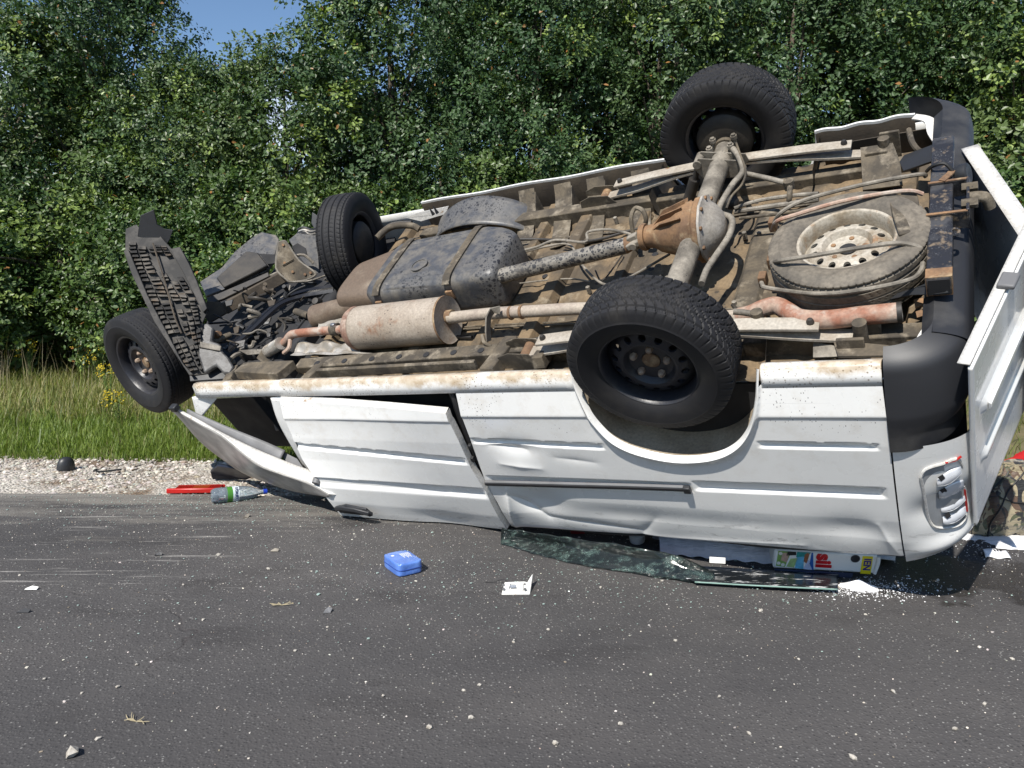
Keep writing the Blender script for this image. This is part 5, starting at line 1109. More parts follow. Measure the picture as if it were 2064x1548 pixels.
dplate('hood_ridge', [(440, 566, 5.08), (500, 512, 5.15), (524, 515, 5.13), (543, 540, 5.06), (500, 562, 5.03), (455, 585, 5.0)], 5, .03, MT['dark'], hp, .008)
dplate('hood_slot', [(523, 512, 5.10), (556, 514, 5.1), (556, 532, 5.08), (540, 534, 5.08)], 5, .01, MT['dark_int'], hp)
dplate('hood_face', [(419, 604, 4.98), (450, 592, 4.98), (520, 562, 4.99), (543, 552, 5.0), (545, 560, 4.98), (452, 606, 4.95), (424, 616, 4.95)], 5, .02, MT['dark'], hp)
MB().beam(D(452, 622, 4.93), D(574, 556, 5.0), .05, .075, (0, .4, 1)).build('radiator_crossmember', MT['frame_dark'], van, bevel=.006)
MB().beam(D(440, 606, 4.97), D(568, 546, 5.03), .02, .02, (0, .4, 1)).build('crossmember_lip', MT['frame_grey'], van, bevel=.003)
dplate('bracket', [(419, 607), (446, 609), (460, 631), (424, 652), (412, 636)], 4.9, .02, MT['frame_dark'])
tbp = [(562, 489), (573, 486), (581, 494), (603, 526), (633, 548), (634, 556), (617, 564), (587, 568), (576, 562), (557, 540)]
tb = dplate('mounting_bracket', tbp, 4.97, .012, MT['frame'])
MB().tube(spline([D(x, y, 4.965) for x, y in tbp + [tbp[0]]], 4), .008, 7).build('bracket_rim', MT['frame_grey'], tb)
MB().beam(D(570, 535, 4.955), D(592, 523, 4.955), .01, .012).build('bracket_rib', MT['frame'], tb)
for (x, y) in [(571, 494), (574, 530), (590, 548), (615, 553), (626, 550)]: MB().lathe([(.009, -.004), (.009, .006), (0, .007)], D(x, y, 4.955), R0.T @ np.array([0, -1, 0]), 8).build('bolt', MT['rust'], tb)
MB().sweep(spline([D(455, 706, 4.62), D(505, 664, 4.70), D(541, 630, 4.76), D(573, 606, 4.82), D(614, 592, 4.86), D(672, 582, 4.86)], 6), [(-.035, -.008), (-.028, .008), (-.006, .012), (0, .002), (.006, .012), (.028, .008), (.035, -.008)], up=(0, -.5, .8)).build('subframe_arm', MT['gloss_black'], van)
dplate('inner_fender', [(583, 484), (600, 470), (640, 476), (645, 560), (625, 545), (605, 520)], 5.15, .01, MT['tank'])
dplate('inner_fender_hole', [(588, 497), (600, 490), (616, 500), (620, 515), (606, 516), (594, 508)], 5.14, .004, MT['dark_int'])
MB().tube(spline([D(585, 518, 5.05), D(612, 514, 5.06), D(632, 530, 5.07)], 4), .010, 7).build('brace', MT['frame_grey'], van)
for k in range(6):
    y = 461 + k * 3; MB().tube(spline([D(600 + (k % 2) * 3, y + 2, 5.3), D(612 + k, y - 3 + (k % 3) * 2, 5.28), D(628 - k, y + 2, 5.28), D(642, y - 2, 5.3)], 4), .008, 6).build('crumpled_trim', MT['foil'] if k % 2 else MT['black'], van)
dplate('torn_liner', [(630, 428), (642, 436), (652, 432), (648, 462), (636, 466), (628, 450)], 5.35, .01, MT['black'])
dplate('torn_liner', [(655, 500, 5.1), (688, 482, 5.0), (732, 478, 4.98), (735, 486, 4.98), (700, 500, 4.97), (684, 535, 4.95), (664, 560, 4.95)], 5, .008, MT['black'])
# lower arm, steering parts, boxes in the bay
la = dplate('lower_arm', [(405, 659, 4.56), (424, 657, 4.56), (435, 667, 4.55), (431, 692, 4.5), (448, 699, 4.48), (451, 712, 4.46), (464, 726, 4.44), (476, 746, 4.42), (468, 760, 4.40), (454, 757, 4.40), (440, 742, 4.42), (416, 757, 4.40), (404, 722, 4.46)], 4.5, .035, MT['lower'], bevel=.010)
dplate('arm_flange', [(405, 690, 4.46), (448, 699, 4.44), (446, 709, 4.43), (406, 702, 4.45)], 4.4, .015, MT['frame_grey'], la)
MB().lathe([(.02, -.03), (.025, 0), (.016, .03)], D(437, 675, 4.6), (1, 0, .3), 12).build('ball_joint', MT['rust'], van)
MB().lathe([(.018, -.06), (.018, .06)], D(446, 682, 4.62), (.3, .8, -.3), 12).build('steering_joint', MT['frame'], van)
MB().tube(spline([D(420, 652, 4.75), D(450, 650, 4.75), D(490, 645, 4.78), D(530, 622, 4.85)], 5), .007, 7).build('hose', MT['rubber'], van)
MB().tube(spline([D(560, 604, 4.9), D(580, 590, 4.9), D(585, 575, 4.92)], 5), .005, 6).build('hose', MT['frame_grey'], van)
MB().box(D(505, 714, 4.62), (.13, .06, .04)).build('fuse_box', MT['tray'], van, bevel=.006)
dplate('cover_plate', [(481, 706), (530, 704), (545, 712), (500, 716)], 4.57, .01, MT['frame_grey'])
dplate('cover_plate', [(528, 706), (560, 732), (547, 744), (518, 722)], 4.53, .012, MT['frame'])
MB().tube([D(596, 628, 4.75), D(622, 636, 4.68)], .022, 12).build('engine_mount', MT['frame'], van)
MB().box(D(640, 640, 4.75), (.12, .12, .08)).build('transmission_case', MT['dark'], van, bevel=.02)
for (x, y, r_) in [(560, 660, .03), (585, 645, .02), (530, 680, .025), (505, 690, .02), (640, 610, .03)]:
    MB().lathe([(r_, -.03), (r_ * 1.1, 0), (r_ * .7, .03), (0, .032)], D(x, y, 4.8), (.2, -.4, .8), 12).build('engine_part', MT['dark'], van)
for pts in ([(600, 640), (604, 655), (596, 668)], [(560, 640), (575, 655), (570, 675)], [(520, 665), (540, 672), (560, 670)]):
    MB().tube(spline([D(x, y, 4.72) for x, y in pts], 4), .008, 6).build('hose', MT['dark'], van)
r8 = random.Random(8)
for k in range(34):
    x_, y_ = r8.uniform(440, 680), r8.uniform(600, 730); x_, y_ = x_, y_ - (x_ - 440) * .28; d_ = 4.98 - (y_ - 540) * .0022; P = [D(x_, y_, d_)]
    for q_ in range(3): x_ += r8.uniform(-28, 34); y_ += r8.uniform(-14, 14); P.append(D(x_, y_, d_ + r8.uniform(-.05, .04)))
    MB().tube(P, r8.choice([.004, .006, .009, .013]), 7, res=5).build('wiring', r8.choice([MT['dark'], MT['rubber'], MT['rubber'], MT['frame_dark'], MT['frame_grey']]), van)
for k in range(16):
    x_, y_ = r8.uniform(450, 670), r8.uniform(610, 725); y_ -= (x_ - 440) * .26; d_ = 4.96 - (y_ - 540) * .0022; w_ = r8.uniform(8, 22); h_ = r8.uniform(6, 14)
    dplate('broken_bracket', [(x_, y_, d_), (x_ + w_, y_ - h_ * .3, d_ + .02), (x_ + w_ * .8, y_ + h_ * .7, d_ - .02), (x_ + w_ * .2, y_ + h_, d_)], d_, .01, r8.choice([MT['dark'], MT['frame_dark'], MT['black'], MT['lower']]))
MB().tube([D(320, 728, 4.62), D(380, 716, 4.6), D(430, 710, 4.55)], [.05, .03, .03], 12).build('stub_axle', MT['dark'], van)
MB().tube([V(704, 488, v=.62), V(720, 520, v=.42), V(700, 560, v=.25)], [.06, .035, .03], 12).build('stub_axle', MT['dark'], van)
# black inner arch beside the near front wheel
dplate('arch_liner', [(384, 770, 4.42), (376, 700, 4.5), (392, 690, 4.52), (420, 720, 4.5), (470, 764, 4.42)], 4.45, .01, MT['black'])
# hanging splash tray with louvers
def trd(y): return 4.42 + (757 - y) * .00085
TL = [(253, 461), (252, 508), (270, 554), (288, 597), (316, 651), (350, 710), (386, 757)]; TR = [(332, 486), (346, 505), (372, 552), (398, 600), (408, 640), (410, 690), (424, 752)]
tray = MB().plate([D(x, y, trd(y)) for x, y in TL + [(424, 752), (410, 690), (408, 651), (420, 624), (397, 567), (382, 530), (370, 508), (352, 506), (345, 500), (332, 486), (318, 470), (296, 478), (275, 452)]], .012).build('splash_tray', MT['tray'], van, bevel=.003, label='black louvred plastic splash tray hanging upright at the wrecked front')
dplate('tray_tab', [(278, 476, 4.66), (284, 434, 4.62), (311, 422, 4.60), (318, 452, 4.66), (332, 461, 4.68), (349, 463, 4.62), (343, 482, 4.64), (336, 494, 4.68), (300, 486, 4.70)], 4.6, .008, MT['black'], tray)
dplate('tray_edge', [(252, 508, trd(508) - .02), (262, 506, trd(508) - .02), (300, 597, trd(597) - .02), (372, 735, trd(735) - .02), (392, 757, trd(757) - .02), (384, 758, trd(757) - .02), (314, 651, trd(651) - .02), (268, 554, trd(554) - .02)], 4.5, .02, MT['tray'], tray)
dplate('tray_flange', [(345, 505, trd(505)), (365, 500, trd(505)), (384, 535, trd(535)), (398, 566, trd(566)), (420, 624, trd(620)), (412, 632, trd(630)), (396, 600, trd(600)), (372, 552, trd(552))], 4.5, .02, MT['tray'], tray)
def lerp(P, t):
    f_ = t * (len(P) - 1); i = min(len(P) - 2, int(f_)); k = f_ - i; return (P[i][0] * (1 - k) + P[i + 1][0] * k, P[i][1] * (1 - k) + P[i + 1][1] * k)
rr_ = random.Random(4)
for r in range(30):
    t0 = .09 + r * .0295; t1 = t0 + .0245
    for (s0_, s1_) in ((.08, .26), (.28, .46), (.52, .66), (.68, .80), (.82, .95)):
        if rr_.random() < .16 or (s0_ > .5 and .20 < t0 < .30): continue
        def tp_(s_, t, o=0.0):
            L, R_ = lerp(TL, t), lerp(TR, t); x = L[0] + (R_[0] - L[0]) * s_; y = L[1] + (R_[1] - L[1]) * s_; return D(x, y, trd(y) - o)
        j = rr_.uniform(-.006, .004); s1_ += rr_.uniform(-.03, .01)
        vs = [tp_(s0_, t0, .006), tp_(s1_, t0 - .004, .006), tp_(s1_, t1 + j, .03 + j), tp_(s0_, t1, .03), tp_(s0_, t0, .0), tp_(s1_, t0 - .004, .0), tp_(s1_, t1 + j, .0), tp_(s0_, t1, .0)]
        MB().add(vs, [(0, 1, 2, 3), (7, 6, 5, 4), (0, 4, 5, 1), (1, 5, 6, 2), (2, 6, 7, 3), (3, 7, 4, 0)]).build('louver', MT['louver'], tray)
MB().tube([D(*lerp([(308, 490), (330, 560), (352, 640), (366, 672)], t), trd(lerp([(308, 490), (330, 560), (352, 640), (366, 672)], t)[1]) - .03) for t in np.linspace(0, 1, 8)], .005, 6).build('tray_rib', MT['frame_dark'], tray)

# ============================================================ THINGS LYING AROUND
def place(o, p, rz=0): o.location = p; o.rotation_euler = (0, 0, rz); return o
def text_mesh(body, size, name, mat, parent, M_, ext=.0004, bold=.0):
    cu = bpy.data.curves.new(name, 'FONT'); cu.body = body; cu.size = size; cu.extrude = ext; cu.align_x = 'CENTER'; cu.align_y = 'CENTER'; cu.offset = bold
    t = bpy.data.objects.new(name, cu); COL.objects.link(t); dg = bpy.context.evaluated_depsgraph_get(); me = bpy.data.meshes.new_from_object(t.evaluated_get(dg))
    bpy.data.objects.remove(t); me.materials.clear(); me.materials.append(mat); o = bpy.data.objects.new(name, me); COL.objects.link(o); o.parent = parent; o.matrix_local = M_; return o
WHITE = plain('white plastic', (.75, .74, .70), .45, var=.12); 
# blue first aid pouch
bl = NM('blue vinyl'); bl.set(col=bl.mix(bl.ramp(bl.noise(9, 4), .4, .65), (.075, .17, .52), (.12, .24, .62)), rough=.22, coat=.6, coatr=.1); bl.bump(bl.noise(16, 3), .35, .012); BLUE = bl.m
kit = empty('first_aid_pouch', G(812, 1148), (0, 0, RAD(34))); kit.scale = (.70, .72, .85); tag(kit, 'blue vinyl first aid pouch with white print lying on the asphalt', 'pouch')
def pouch(a, b):
    t = 2 * math.pi * a; c, s_ = math.cos(t), math.sin(t); e = .30
    x = math.copysign(abs(c) ** e, c); y = math.copysign(abs(s_) ** e, s_); z = b; k = 1 - .10 * abs(2 * b - 1) ** 6
    return (x * .085 * k, y * .115 * k, .002 + .066 * (.5 + .5 * math.sin((b - .5) * math.pi)) + .002 * math.sin(9 * t) * b)
pm = MB().grid(pouch, 64, 12); pm.f.append(tuple(i * 13 + 12 for i in range(64))); pm.f.append(tuple(i * 13 for i in range(64)))
pb = pm.build('pouch_body', BLUE, kit, ang=50, bevel=.004)
MB().tube([(.085 * math.copysign(abs(math.cos(t)) ** .3, math.cos(t)) * 1.01, .115 * math.copysign(abs(math.sin(t)) ** .3, math.sin(t)) * 1.01, .034) for t in np.linspace(0, 6.283, 60)], .0022, 5, cap=False).build('zip', plain('dark blue zip', (.02, .05, .25), .4), kit)
for i in range(6):
    L_ = [.05, .085, .075, .09, .06, .08][i]; MB().box((.062 - i * .011, .04 - L_ / 2 + .02, .0690), (.0045, L_, .0006)).build('print_line', WHITE, kit)
MB().lathe([(.011, 0), (.011, .0008), (0, .0008)], (-.045, .05, .0686), (0, 0, 1), 12).build('print_mark', WHITE, kit)
MB().tube([(.02, .118, .03), (.03, .135, .035), (.0, .15, .04), (-.03, .135, .035), (-.02, .118, .03)], .006, 6, res=4).build('handle_loop', MT['rubber'], kit)
# white plastic panel with wire
pn = empty('plastic_cover', G(1038, 1190), (0, 0, RAD(4))); tag(pn, 'broken white plastic cover with a thin wire beside the blue pouch', 'plastic cover')
MB().plate([(-.058, -.042, .004), (.05, -.048, .004), (.056, .035, .02), (.042, .045, .02), (-.04, .048, .018)], .006).build('cover_plate', WHITE, pn, bevel=.002)
MB().plate([(.048, -.05, .002), (.056, -.046, .002), (.078, .06, .045), (.056, .04, .02)], .004).build('bent_edge', WHITE, pn)
for (a, b) in [((-.03, -.02, .012), (.03, -.024, .012)), ((.03, -.024, .012), (.034, .025, .02)), ((.034, .025, .02), (-.02, .028, .02)), ((-.02, .028, .02), (-.03, -.02, .012))]: MB().beam(a, b, .006, .006).build('frame_rib', WHITE, pn)
MB().box((-.008, .004, .0165), (.024, .03, .001)).build('sticker', plain('grey sticker', (.3, .33, .38), .4), pn)
for (x, y) in [(-.046, .02), (-.048, -.02), (.04, -.03), (.042, .02)]: MB().lathe([(.005, 0), (.005, .008), (.002, .008), (.002, .002)], (x, y, .012), (0, 0, 1), 8).build('screw_boss', MT['trim_grey'], pn)
MB().tube([(-.028, .045, .022), (-.05, .07, .02), (-.08, .085, .006), (-.12, .09, .002)], .0014, 5, res=5).build('wire', MT['rubber'], pn)
# water bottle
bc = NM('clear blue plastic'); bc.set(col=(.72, .86, 1.0), rough=.06, trans=.85, ior=1.3); bc.bump(bc.noise(14, 2), .15, .01)
b0 = G(426, 1000, .045); b1 = G(522, 992, .03); bd = (b1 - b0).normalized()
bot = empty('water_bottle', (b0.x, b0.y, 0)); tag(bot, 'clear blue plastic water bottle with green label lying by the red grille', 'bottle'); Lb = .31
o0 = Vector((0, 0, .046))
MB().lathe([(.0, .006), (.02, .0), (.035, .003), (.042, .016), (.044, .03), (.043, .07), (.0445, .08), (.0445, .15), (.043, .16), (.042, .19), (.034, .225), (.022, .255), (.0145, .272), (.0135, .292)], o0, bd, 28).build('bottle_body', bc.m, bot, ang=60)
for k in range(5):
    a = k * 1.2566; x_ = bd.orthogonal().normalized(); y_ = bd.cross(x_); MB().lathe([(.0, -.006), (.012, .0), (.013, .02), (.008, .034), (0, .036)], o0 + bd * .004 + (x_ * math.cos(a) + y_ * math.sin(a)) * .027, bd, 10).build('base_foot', bc.m, bot)
MB().lathe([(.0, .312), (.0155, .311), (.016, .29), (.0, .289)], o0, bd, 18).build('cap', plain('blue cap', (.02, .06, .5), .35), bot)
MB().lathe([(.0448, .082), (.0448, .112)], o0, bd, 28).build('label', plain('green label', (.06, .22, .03), .4), bot)
MB().lathe([(.0449, .112), (.0449, .148)], o0, bd, 28).build('label', plain('pale label', (.62, .70, .78), .4), bot)
tcam = (Vector((0, 0, CAMH)) - (b0 + bd * .13)).normalized(); zz = (tcam - bd * tcam.dot(bd)).normalized(); 
yy = bd; xx = yy.cross(zz)
M_ = Matrix.Translation(o0 + bd * .130 + zz * .0455) @ Matrix((xx, yy, zz)).transposed().to_4x4()
text_mesh('BORSEC', .021, 'lettering', plain('navy print', (.012, .02, .08), .4), bot, M_, bold=.0006)
# red ribbed grille
rg = empty('red_grille', G(392, 993), (0, 0, RAD(3))); tag(rg, 'red ribbed plastic grille lying at the gravel edge', 'grille')
MB().box((0, -.02, .018), (.31, .018, .03)).build('front_rail', MT['red_plastic'], rg, bevel=.005)
MB().box((0.02, .075, .02), (.28, .012, .018)).build('back_rail', MT['red_plastic'], rg, bevel=.004)
for i in range(26): MB().box((-.11 + i * .0102, .028, .026), (.0045, .09, .006)).build('rib', MT['red_plastic'] if not 9 < i < 19 else plain('orange plastic', (.5, .09, .02), .35), rg)
MB().plate([(-.115, -.012, .004), (.15, -.012, .004), (.15, .07, .012), (-.115, .07, .012)], .003).build('base_plate', plain('pale lens', (.5, .3, .25), .4), rg)
# mirror shell, trims
ms = MB().lathe([(.0, .075), (.02, .073), (.038, .062), (.05, .042), (.056, .018), (.057, -.01)], G(133, 944) + Vector((0, 0, .004)), (.1, 0, 1), 20, sx=.7).build('mirror_shell', MT['black'], None, ang=60)
tag(ms, 'domed black mirror shell lying on the gravel', 'mirror shell')
ts = MB().sweep(spline([G(190, 950, .012), G(194, 946, .03), G(200, 951, .012), G(245, 946, .012)], 4), [(-.008, -.004), (.008, -.004), (.008, .005), (-.008, .005)]).build('trim_strip', MT['black'], None); tag(ts, 'thin black trim strip with a hooked end on the gravel', 'trim')
fp = MB().plate([G(426, 945, .06), G(440, 934, .12), G(480, 940, .12), G(515, 955, .05), G(500, 962, .01), G(430, 962, .01)], .02).build('fender_scrap', plain('dark blue black plastic', (.012, .015, .028), .4), None, bevel=.006)
tag(fp, 'dark blue black scrap of fender leaning under the front door', 'car part')
for (x, y, w_, h_, c_, lab) in [(183, 968, .04, .012, MT['black'], 'small black shard on the gravel beside the trim strip'), (661, 1234, .03, .03, MT['trim_grey'], 'grey plastic chip lying alone on the asphalt'), (497, 1043, .03, .035, MT['frame_grey'], 'grey bent metal chip near the water bottle'), (64, 1189, .055, .012, WHITE, 'thin white plastic sliver on the scraped asphalt'), (48, 1235, .05, .015, MT['black'], 'black rubber shard on the asphalt below the white sliver'), (320, 1120, .035, .014, MT['black'], 'black shard with a raised corner on the asphalt'), (554, 1112, .04, .012, MT['frame_grey'], 'flat grey shard near the pale crushed pebble')]:
    g_ = G(x, y); r_ = random.Random(x)
    o = MB().plate([g_ + Vector((-w_ / 2, -h_ / 2, .004)), g_ + Vector((w_ / 2 * .8, -h_ / 2 * .7, .003)), g_ + Vector((w_ / 2, h_ / 2 * .6, .012)), g_ + Vector((0, h_ / 2, .016)), g_ + Vector((-w_ / 2 * .9, h_ / 3, .006))], .003).build('shard', c_, None); tag(o, lab, 'shard')
# crazed tinted window glass torn out of the flank
gm = NM('crazed tinted glass'); e1_ = gm.vor(190, 'DISTANCE_TO_EDGE'); cr1 = gm.ramp(e1_, .11, .02); den = gm.ramp(gm.noise(7, 6, gm.scaled((1, 3, 3)),   .7), .50, .62)
gc = gm.mix(gm.math('MULTIPLY', cr1, gm.ramp(den, 0, 1, .03, .85)), (.006, .009, .0085), (.20, .30, .26)); gm.set(col=gc, rough=.12, spec=.6); gm.bump(cr1, .5, .002)
ga = [G(1010, 1078, .03), G(1090, 1092, .04), G(1180, 1110, .055), G(1290, 1128, .06), G(1400, 1150, .05), G(1440, 1162, .03)]
gb = [G(1010, 1098, .0), G(1085, 1120, .0), G(1175, 1142, .0), G(1290, 1160, .0), G(1390, 1174, .004), G(1440, 1178, .004)]
gt = [G(1012, 1066, .06), G(1095, 1078, .085), G(1190, 1092, .10), G(1290, 1106, .11), G(1380, 1128, .08), G(1440, 1158, .035)]
sa, sb_, st_ = spline(ga, 6), spline(gb, 6), spline(gt, 6)
gl = empty('window_glass', G(1230, 1150)); tag(gl, 'sheet of crazed dark tinted window glass crumpled under the flank', 'glass')
def inv(p): return p - gl.location
r3 = random.Random(3); jit = [[r3.uniform(-.004, .004) for _ in range(13)] for _ in range(31)]
MB().grid(lambda a, b: inv((sb_[int(round(a * 30))] * (1 - 2 * b) + sa[int(round(a * 30))] * 2 * b) if b < .5 else (sa[int(round(a * 30))] * (2 - 2 * b) + st_[int(round(a * 30))] * (2 * b - 1))) + Vector((0, jit[int(round(a * 30))][int(round(b * 12))], jit[int(round(a * 30))][int(round(b * 12))] * .8 + .004)), 30, 12).build('crumpled_sheet', gm.m, gl, solid=.004)
g2a = spline([G(1400, 1172, .02), G(1500, 1178, .022), G(1600, 1183, .025), G(1688, 1187, .022)], 6); g2b = spline([G(1300, 1135, .012), G(1420, 1142, .012), G(1560, 1150, .012), G(1690, 1158, .012)], 6)
dk = NM('dark film glass'); dk.set(col=dk.mix(dk.ramp(dk.noise(9, 6, dk.scaled((1, 5, 1)), .7), .56, .62), (.012, .014, .016), (.6, .6, .6)), rough=.2)
MB().grid(lambda a, b: inv(g2a[int(round(a * 18))] * (1 - b) + g2b[int(round(a * 18))] * b), 18, 6).build('flat_sheet', dk.m, gl, solid=.003)
MB().grid(lambda a, b: inv(g2a[int(round(a * 18))]) + Vector((0, -.004, .002 - .006 * b)), 18, 1).build('broken_edge', plain('green glass edge', (.25, .38, .33), .25), gl, solid=.004)
# detergent carton wedged under the flank
def printed(name, fn):
    m = NM(name); fn(m); return m.m
x0, x1 = G(1563, 1160), G(1772, 1172); ex = (x1 - x0); Lc = ex.length; ex.normalize(); ez = Vector((0, -.25, .97)).normalized(); ez = (ez - ex * ez.dot(ex)).normalized(); ey = ez.cross(ex).normalized()
ct = empty('detergent_pack', (x0 + x1) / 2); ct.matrix_world = Matrix.Translation((x0 + x1) / 2 + Vector((0, .04, .004))) @ Matrix((ex, ey, ez)).transposed().to_4x4()
tag(ct, 'crushed detergent pack with red letters and yellow band under the flank', 'packaging')
CW = plain('white carton', (.8, .8, .79), .35, var=.06); HC = .095
ctb = MB().box((0, .06, HC / 2 + .015), (Lc, .12, HC)).build('carton', CW, ct, bevel=.01)
def face(x0_, x1_, z0, z1, col, nm='print_panel', off=.0605):
    MB().box(((x0_ + x1_) / 2, -.0008, (z0 + z1) / 2), (x1_ - x0_, .0012, z1 - z0)).build(nm, plain(nm, col, .35, var=.1), ct)
h0 = .018; h1 = HC + .008; xl = -Lc / 2
def pface(pts, col, k=0):
    MB().plate([(xl + x_, -.0006 - k * .0006, z_) for x_, z_ in pts], .0012).build('print_panel', plain('print', col, .35, var=.3, ns=60, bump=0), ct)
pface([(.012, .03), (.05, .026), (.07, .106), (.016, .106)], (.22, .40, .10)); pface([(.030, .06), (.056, .05), (.062, .09), (.05, .10), (.034, .095)], (.58, .38, .30), 1); pface([(.05, .085), (.092, .09), (.09, .106), (.056, .106)], (.02, .022, .022), 1)
pface([(.056, .028), (.088, .026), (.10, .075), (.07, .07)], (.42, .60, .25)); pface([(.092, .022), (.128, .02), (.125, .085), (.094, .08)], (.16, .52, .78)); pface([(.092, .08), (.14, .084), (.15, .106), (.094, .106)], (.02, .30, .30))
pface([(.125, .06), (.138, .05), (.146, .10), (.136, .104), (.127, .095)], (.33, .13, .06), 1); pface([(.129, .02), (.162, .018), (.158, .06), (.14, .07)], (.55, .62, .85)); pface([(.15, .05), (.166, .018), (.170, .018), (.160, .106), (.154, .106)], (.03, .14, .5), 1)
for k_, (x_, z_) in enumerate([(.022, .045), (.040, .038), (.026, .095)]): MB().lathe([(.008, 0), (.008, .001), (0, .001)], (xl + x_, -.0016, z_), (0, -1, 0), 14).build('print_spot', WHITE, ct)
face(Lc / 2 - .062, Lc / 2 - .020, h0 - .004, h1, (.80, .66, .02), 'yellow_band')
Mt = lambda x, z, r: Matrix.Translation((x, -.0016, z)) @ Matrix.Rotation(math.pi / 2, 4, 'X') @ Matrix.Rotation(r, 4, 'Z')
text_mesh('sil', .086, 'lettering', plain('red print', (.62, .012, .02), .35), ct, Mt(xl + .205, .068, -math.pi / 2), bold=.004)
text_mesh('IEN', .040, 'lettering', plain('violet print', (.05, .03, .25), .35), ct, Mt(Lc / 2 - .041, .062, -math.pi / 2), bold=.0015)
MB().lathe([(.019, 0), (.019, .001), (.0165, .001), (.0165, 0)], (Lc / 2 - .09, -.001, .088), (0, -1, 0), 24).build('print_ring', plain('dark print', (.05, .05, .06), .4), ct)
MB().tube([(Lc / 2 - .004, .0, h0 + .0), (Lc / 2 + .004, .0, h0 + .05), (Lc / 2 + .002, .0, h1)], .008, 8, res=4).build('carton_rim', CW, ct)
MB().plate([(xl + .005, -.002, .014), (Lc / 2 - .09, -.002, .014), (Lc / 2 - .10, -.02, .002), (xl + .02, -.02, .002)], .003).build('torn_base', plain('dark blue print', (.02, .03, .07), .5), ct)
# wrapped parcel and white tub under the edge
wp = NM('cloudy wrap'); wp.set(col=wp.mix(wp.ramp(wp.noise(10, 4), .4, .6), (.66, .64, .68), (.48, .47, .52)), rough=.25); wp.bump(wp.noise(14, 4, wp.scaled((1, 6, 6))), .5, .02)
q0, q1 = G(1330, 1118), G(1562, 1140)
o = MB().grid(lambda a, b: q0 * (1 - a) + q1 * a + Vector((0, .10 - .10 * math.cos(b * 3.1) * 1, .006 + .10 * math.sin(b * 3.1) * (1 - .2 * a) + .004 * math.sin(a * 40 + b * 9))), 40, 14).build('wrapped_parcel', wp.m, None, ang=60); tag(o, 'long parcel in cloudy plastic wrap pinned under the flank', 'parcel')
o = MB().plate([G(1430, 1122, .075), G(1462, 1124, .075), G(1462, 1136, .05), G(1430, 1134, .05)], .002).build('parcel_label', WHITE, o); 
o = MB().lathe([(.0, 0), (.036, .0), (.038, .01), (.038, .04), (.03, .046), (.0, .046)], G(1287, 1100) + Vector((0, .04, .012)), (-.1, -.25, .95), 20).build('white_tub', WHITE, None); tag(o, 'small round white tub peeking out above the crazed glass', 'tub')
o = MB().grid(lambda a, b: G(1165 - 14 + 28 * a, 1080, .0) + Vector((0, .05 * b, (.01 + .03 * math.sin(a * 3.14) * math.sin(b * 2.5)))), 8, 6).build('red_cloth', plain('red cloth', (.22, .008, .012), .8), None); tag(o, 'crumpled red cloth in the dark gap over the crazed glass', 'cloth')
# washing powder
pw = NM('washing powder'); pw.set(col=(.83, .83, .84), rough=.9); pw.bump(pw.noise(120, 3), .5, .004)
def heap(name, c, rx, ry, h, lab, seed):
    r = np.random.default_rng(seed); ph = r.uniform(0, 6.28, 5)
    def f(a, b):
        t = 2 * math.pi * a; k = 1 + .16 * math.sin(2 * t + ph[0]) + .10 * math.sin(5 * t + ph[1]) + .06 * math.sin(11 * t + ph[2]) + .04 * math.sin(23 * t + ph[3])
        return (c.x + rx * k * b * math.cos(t), c.y + ry * k * b * math.sin(t), c.z + .0015 + h * max(0, 1 - b) ** 1.3 + .0012 * math.sin(17 * t) * b)
    o = MB().grid(f, 90, 14).build(name, pw.m, None, ang=70); tag(o, lab, 'powder'); return o
heap('powder_heap', G(1730, 1184), .075, .05, .035, 'small heap of spilled white powder beside the detergent pack', 1)
heap('powder_heap', G(2058, 1094), .15, .14, .03, 'wide spill of white powder beside the camouflage bag', 2)
heap('powder_heap', G(1960, 1075), .12, .12, .004, 'thin dusting of white powder under the tail', 3)
n = 1400; cc = [(G(1730, 1190), .11), (G(1760, 1184), .14), (G(2020, 1100), .28)]; k = rng.integers(0, 3, n)
pp = np.array([[cc[i][0].x + rng.normal(0, cc[i][1]), cc[i][0].y + rng.normal(0, cc[i][1] * .45), .001] for i in k])
o = pebbles('powder_grains', pp, np.clip(rng.lognormal(math.log(.0022), .4, n), .001, .005), np.tile([.82, .82, .83], (n, 1)), MT['pebble']); tag(o, 'scattered grains of white powder around the spills', 'powder', kind='stuff')
# torn white packet
pk = empty('paper_packet', G(2006, 1122), (0, 0, RAD(-8))); tag(pk, 'torn white paper packet lying beyond the tail of the van', 'packet')
MB().grid(lambda a, b: (-.055 + .11 * a, -.03 + .07 * b, .004 + .028 * math.sin(b * 2.6) * (1 - .3 * a) + .004 * math.sin(a * 9 + b * 5)), 12, 8).build('packet_sheet', plain('packet paper', (.78, .78, .80), .5, var=.08), pk, solid=.002, ang=20)
for i in range(3): MB().box((-.005 + i * .012, .0, .032), (.006, .02, .0006)).build('print_mark', MT['dark'], pk)
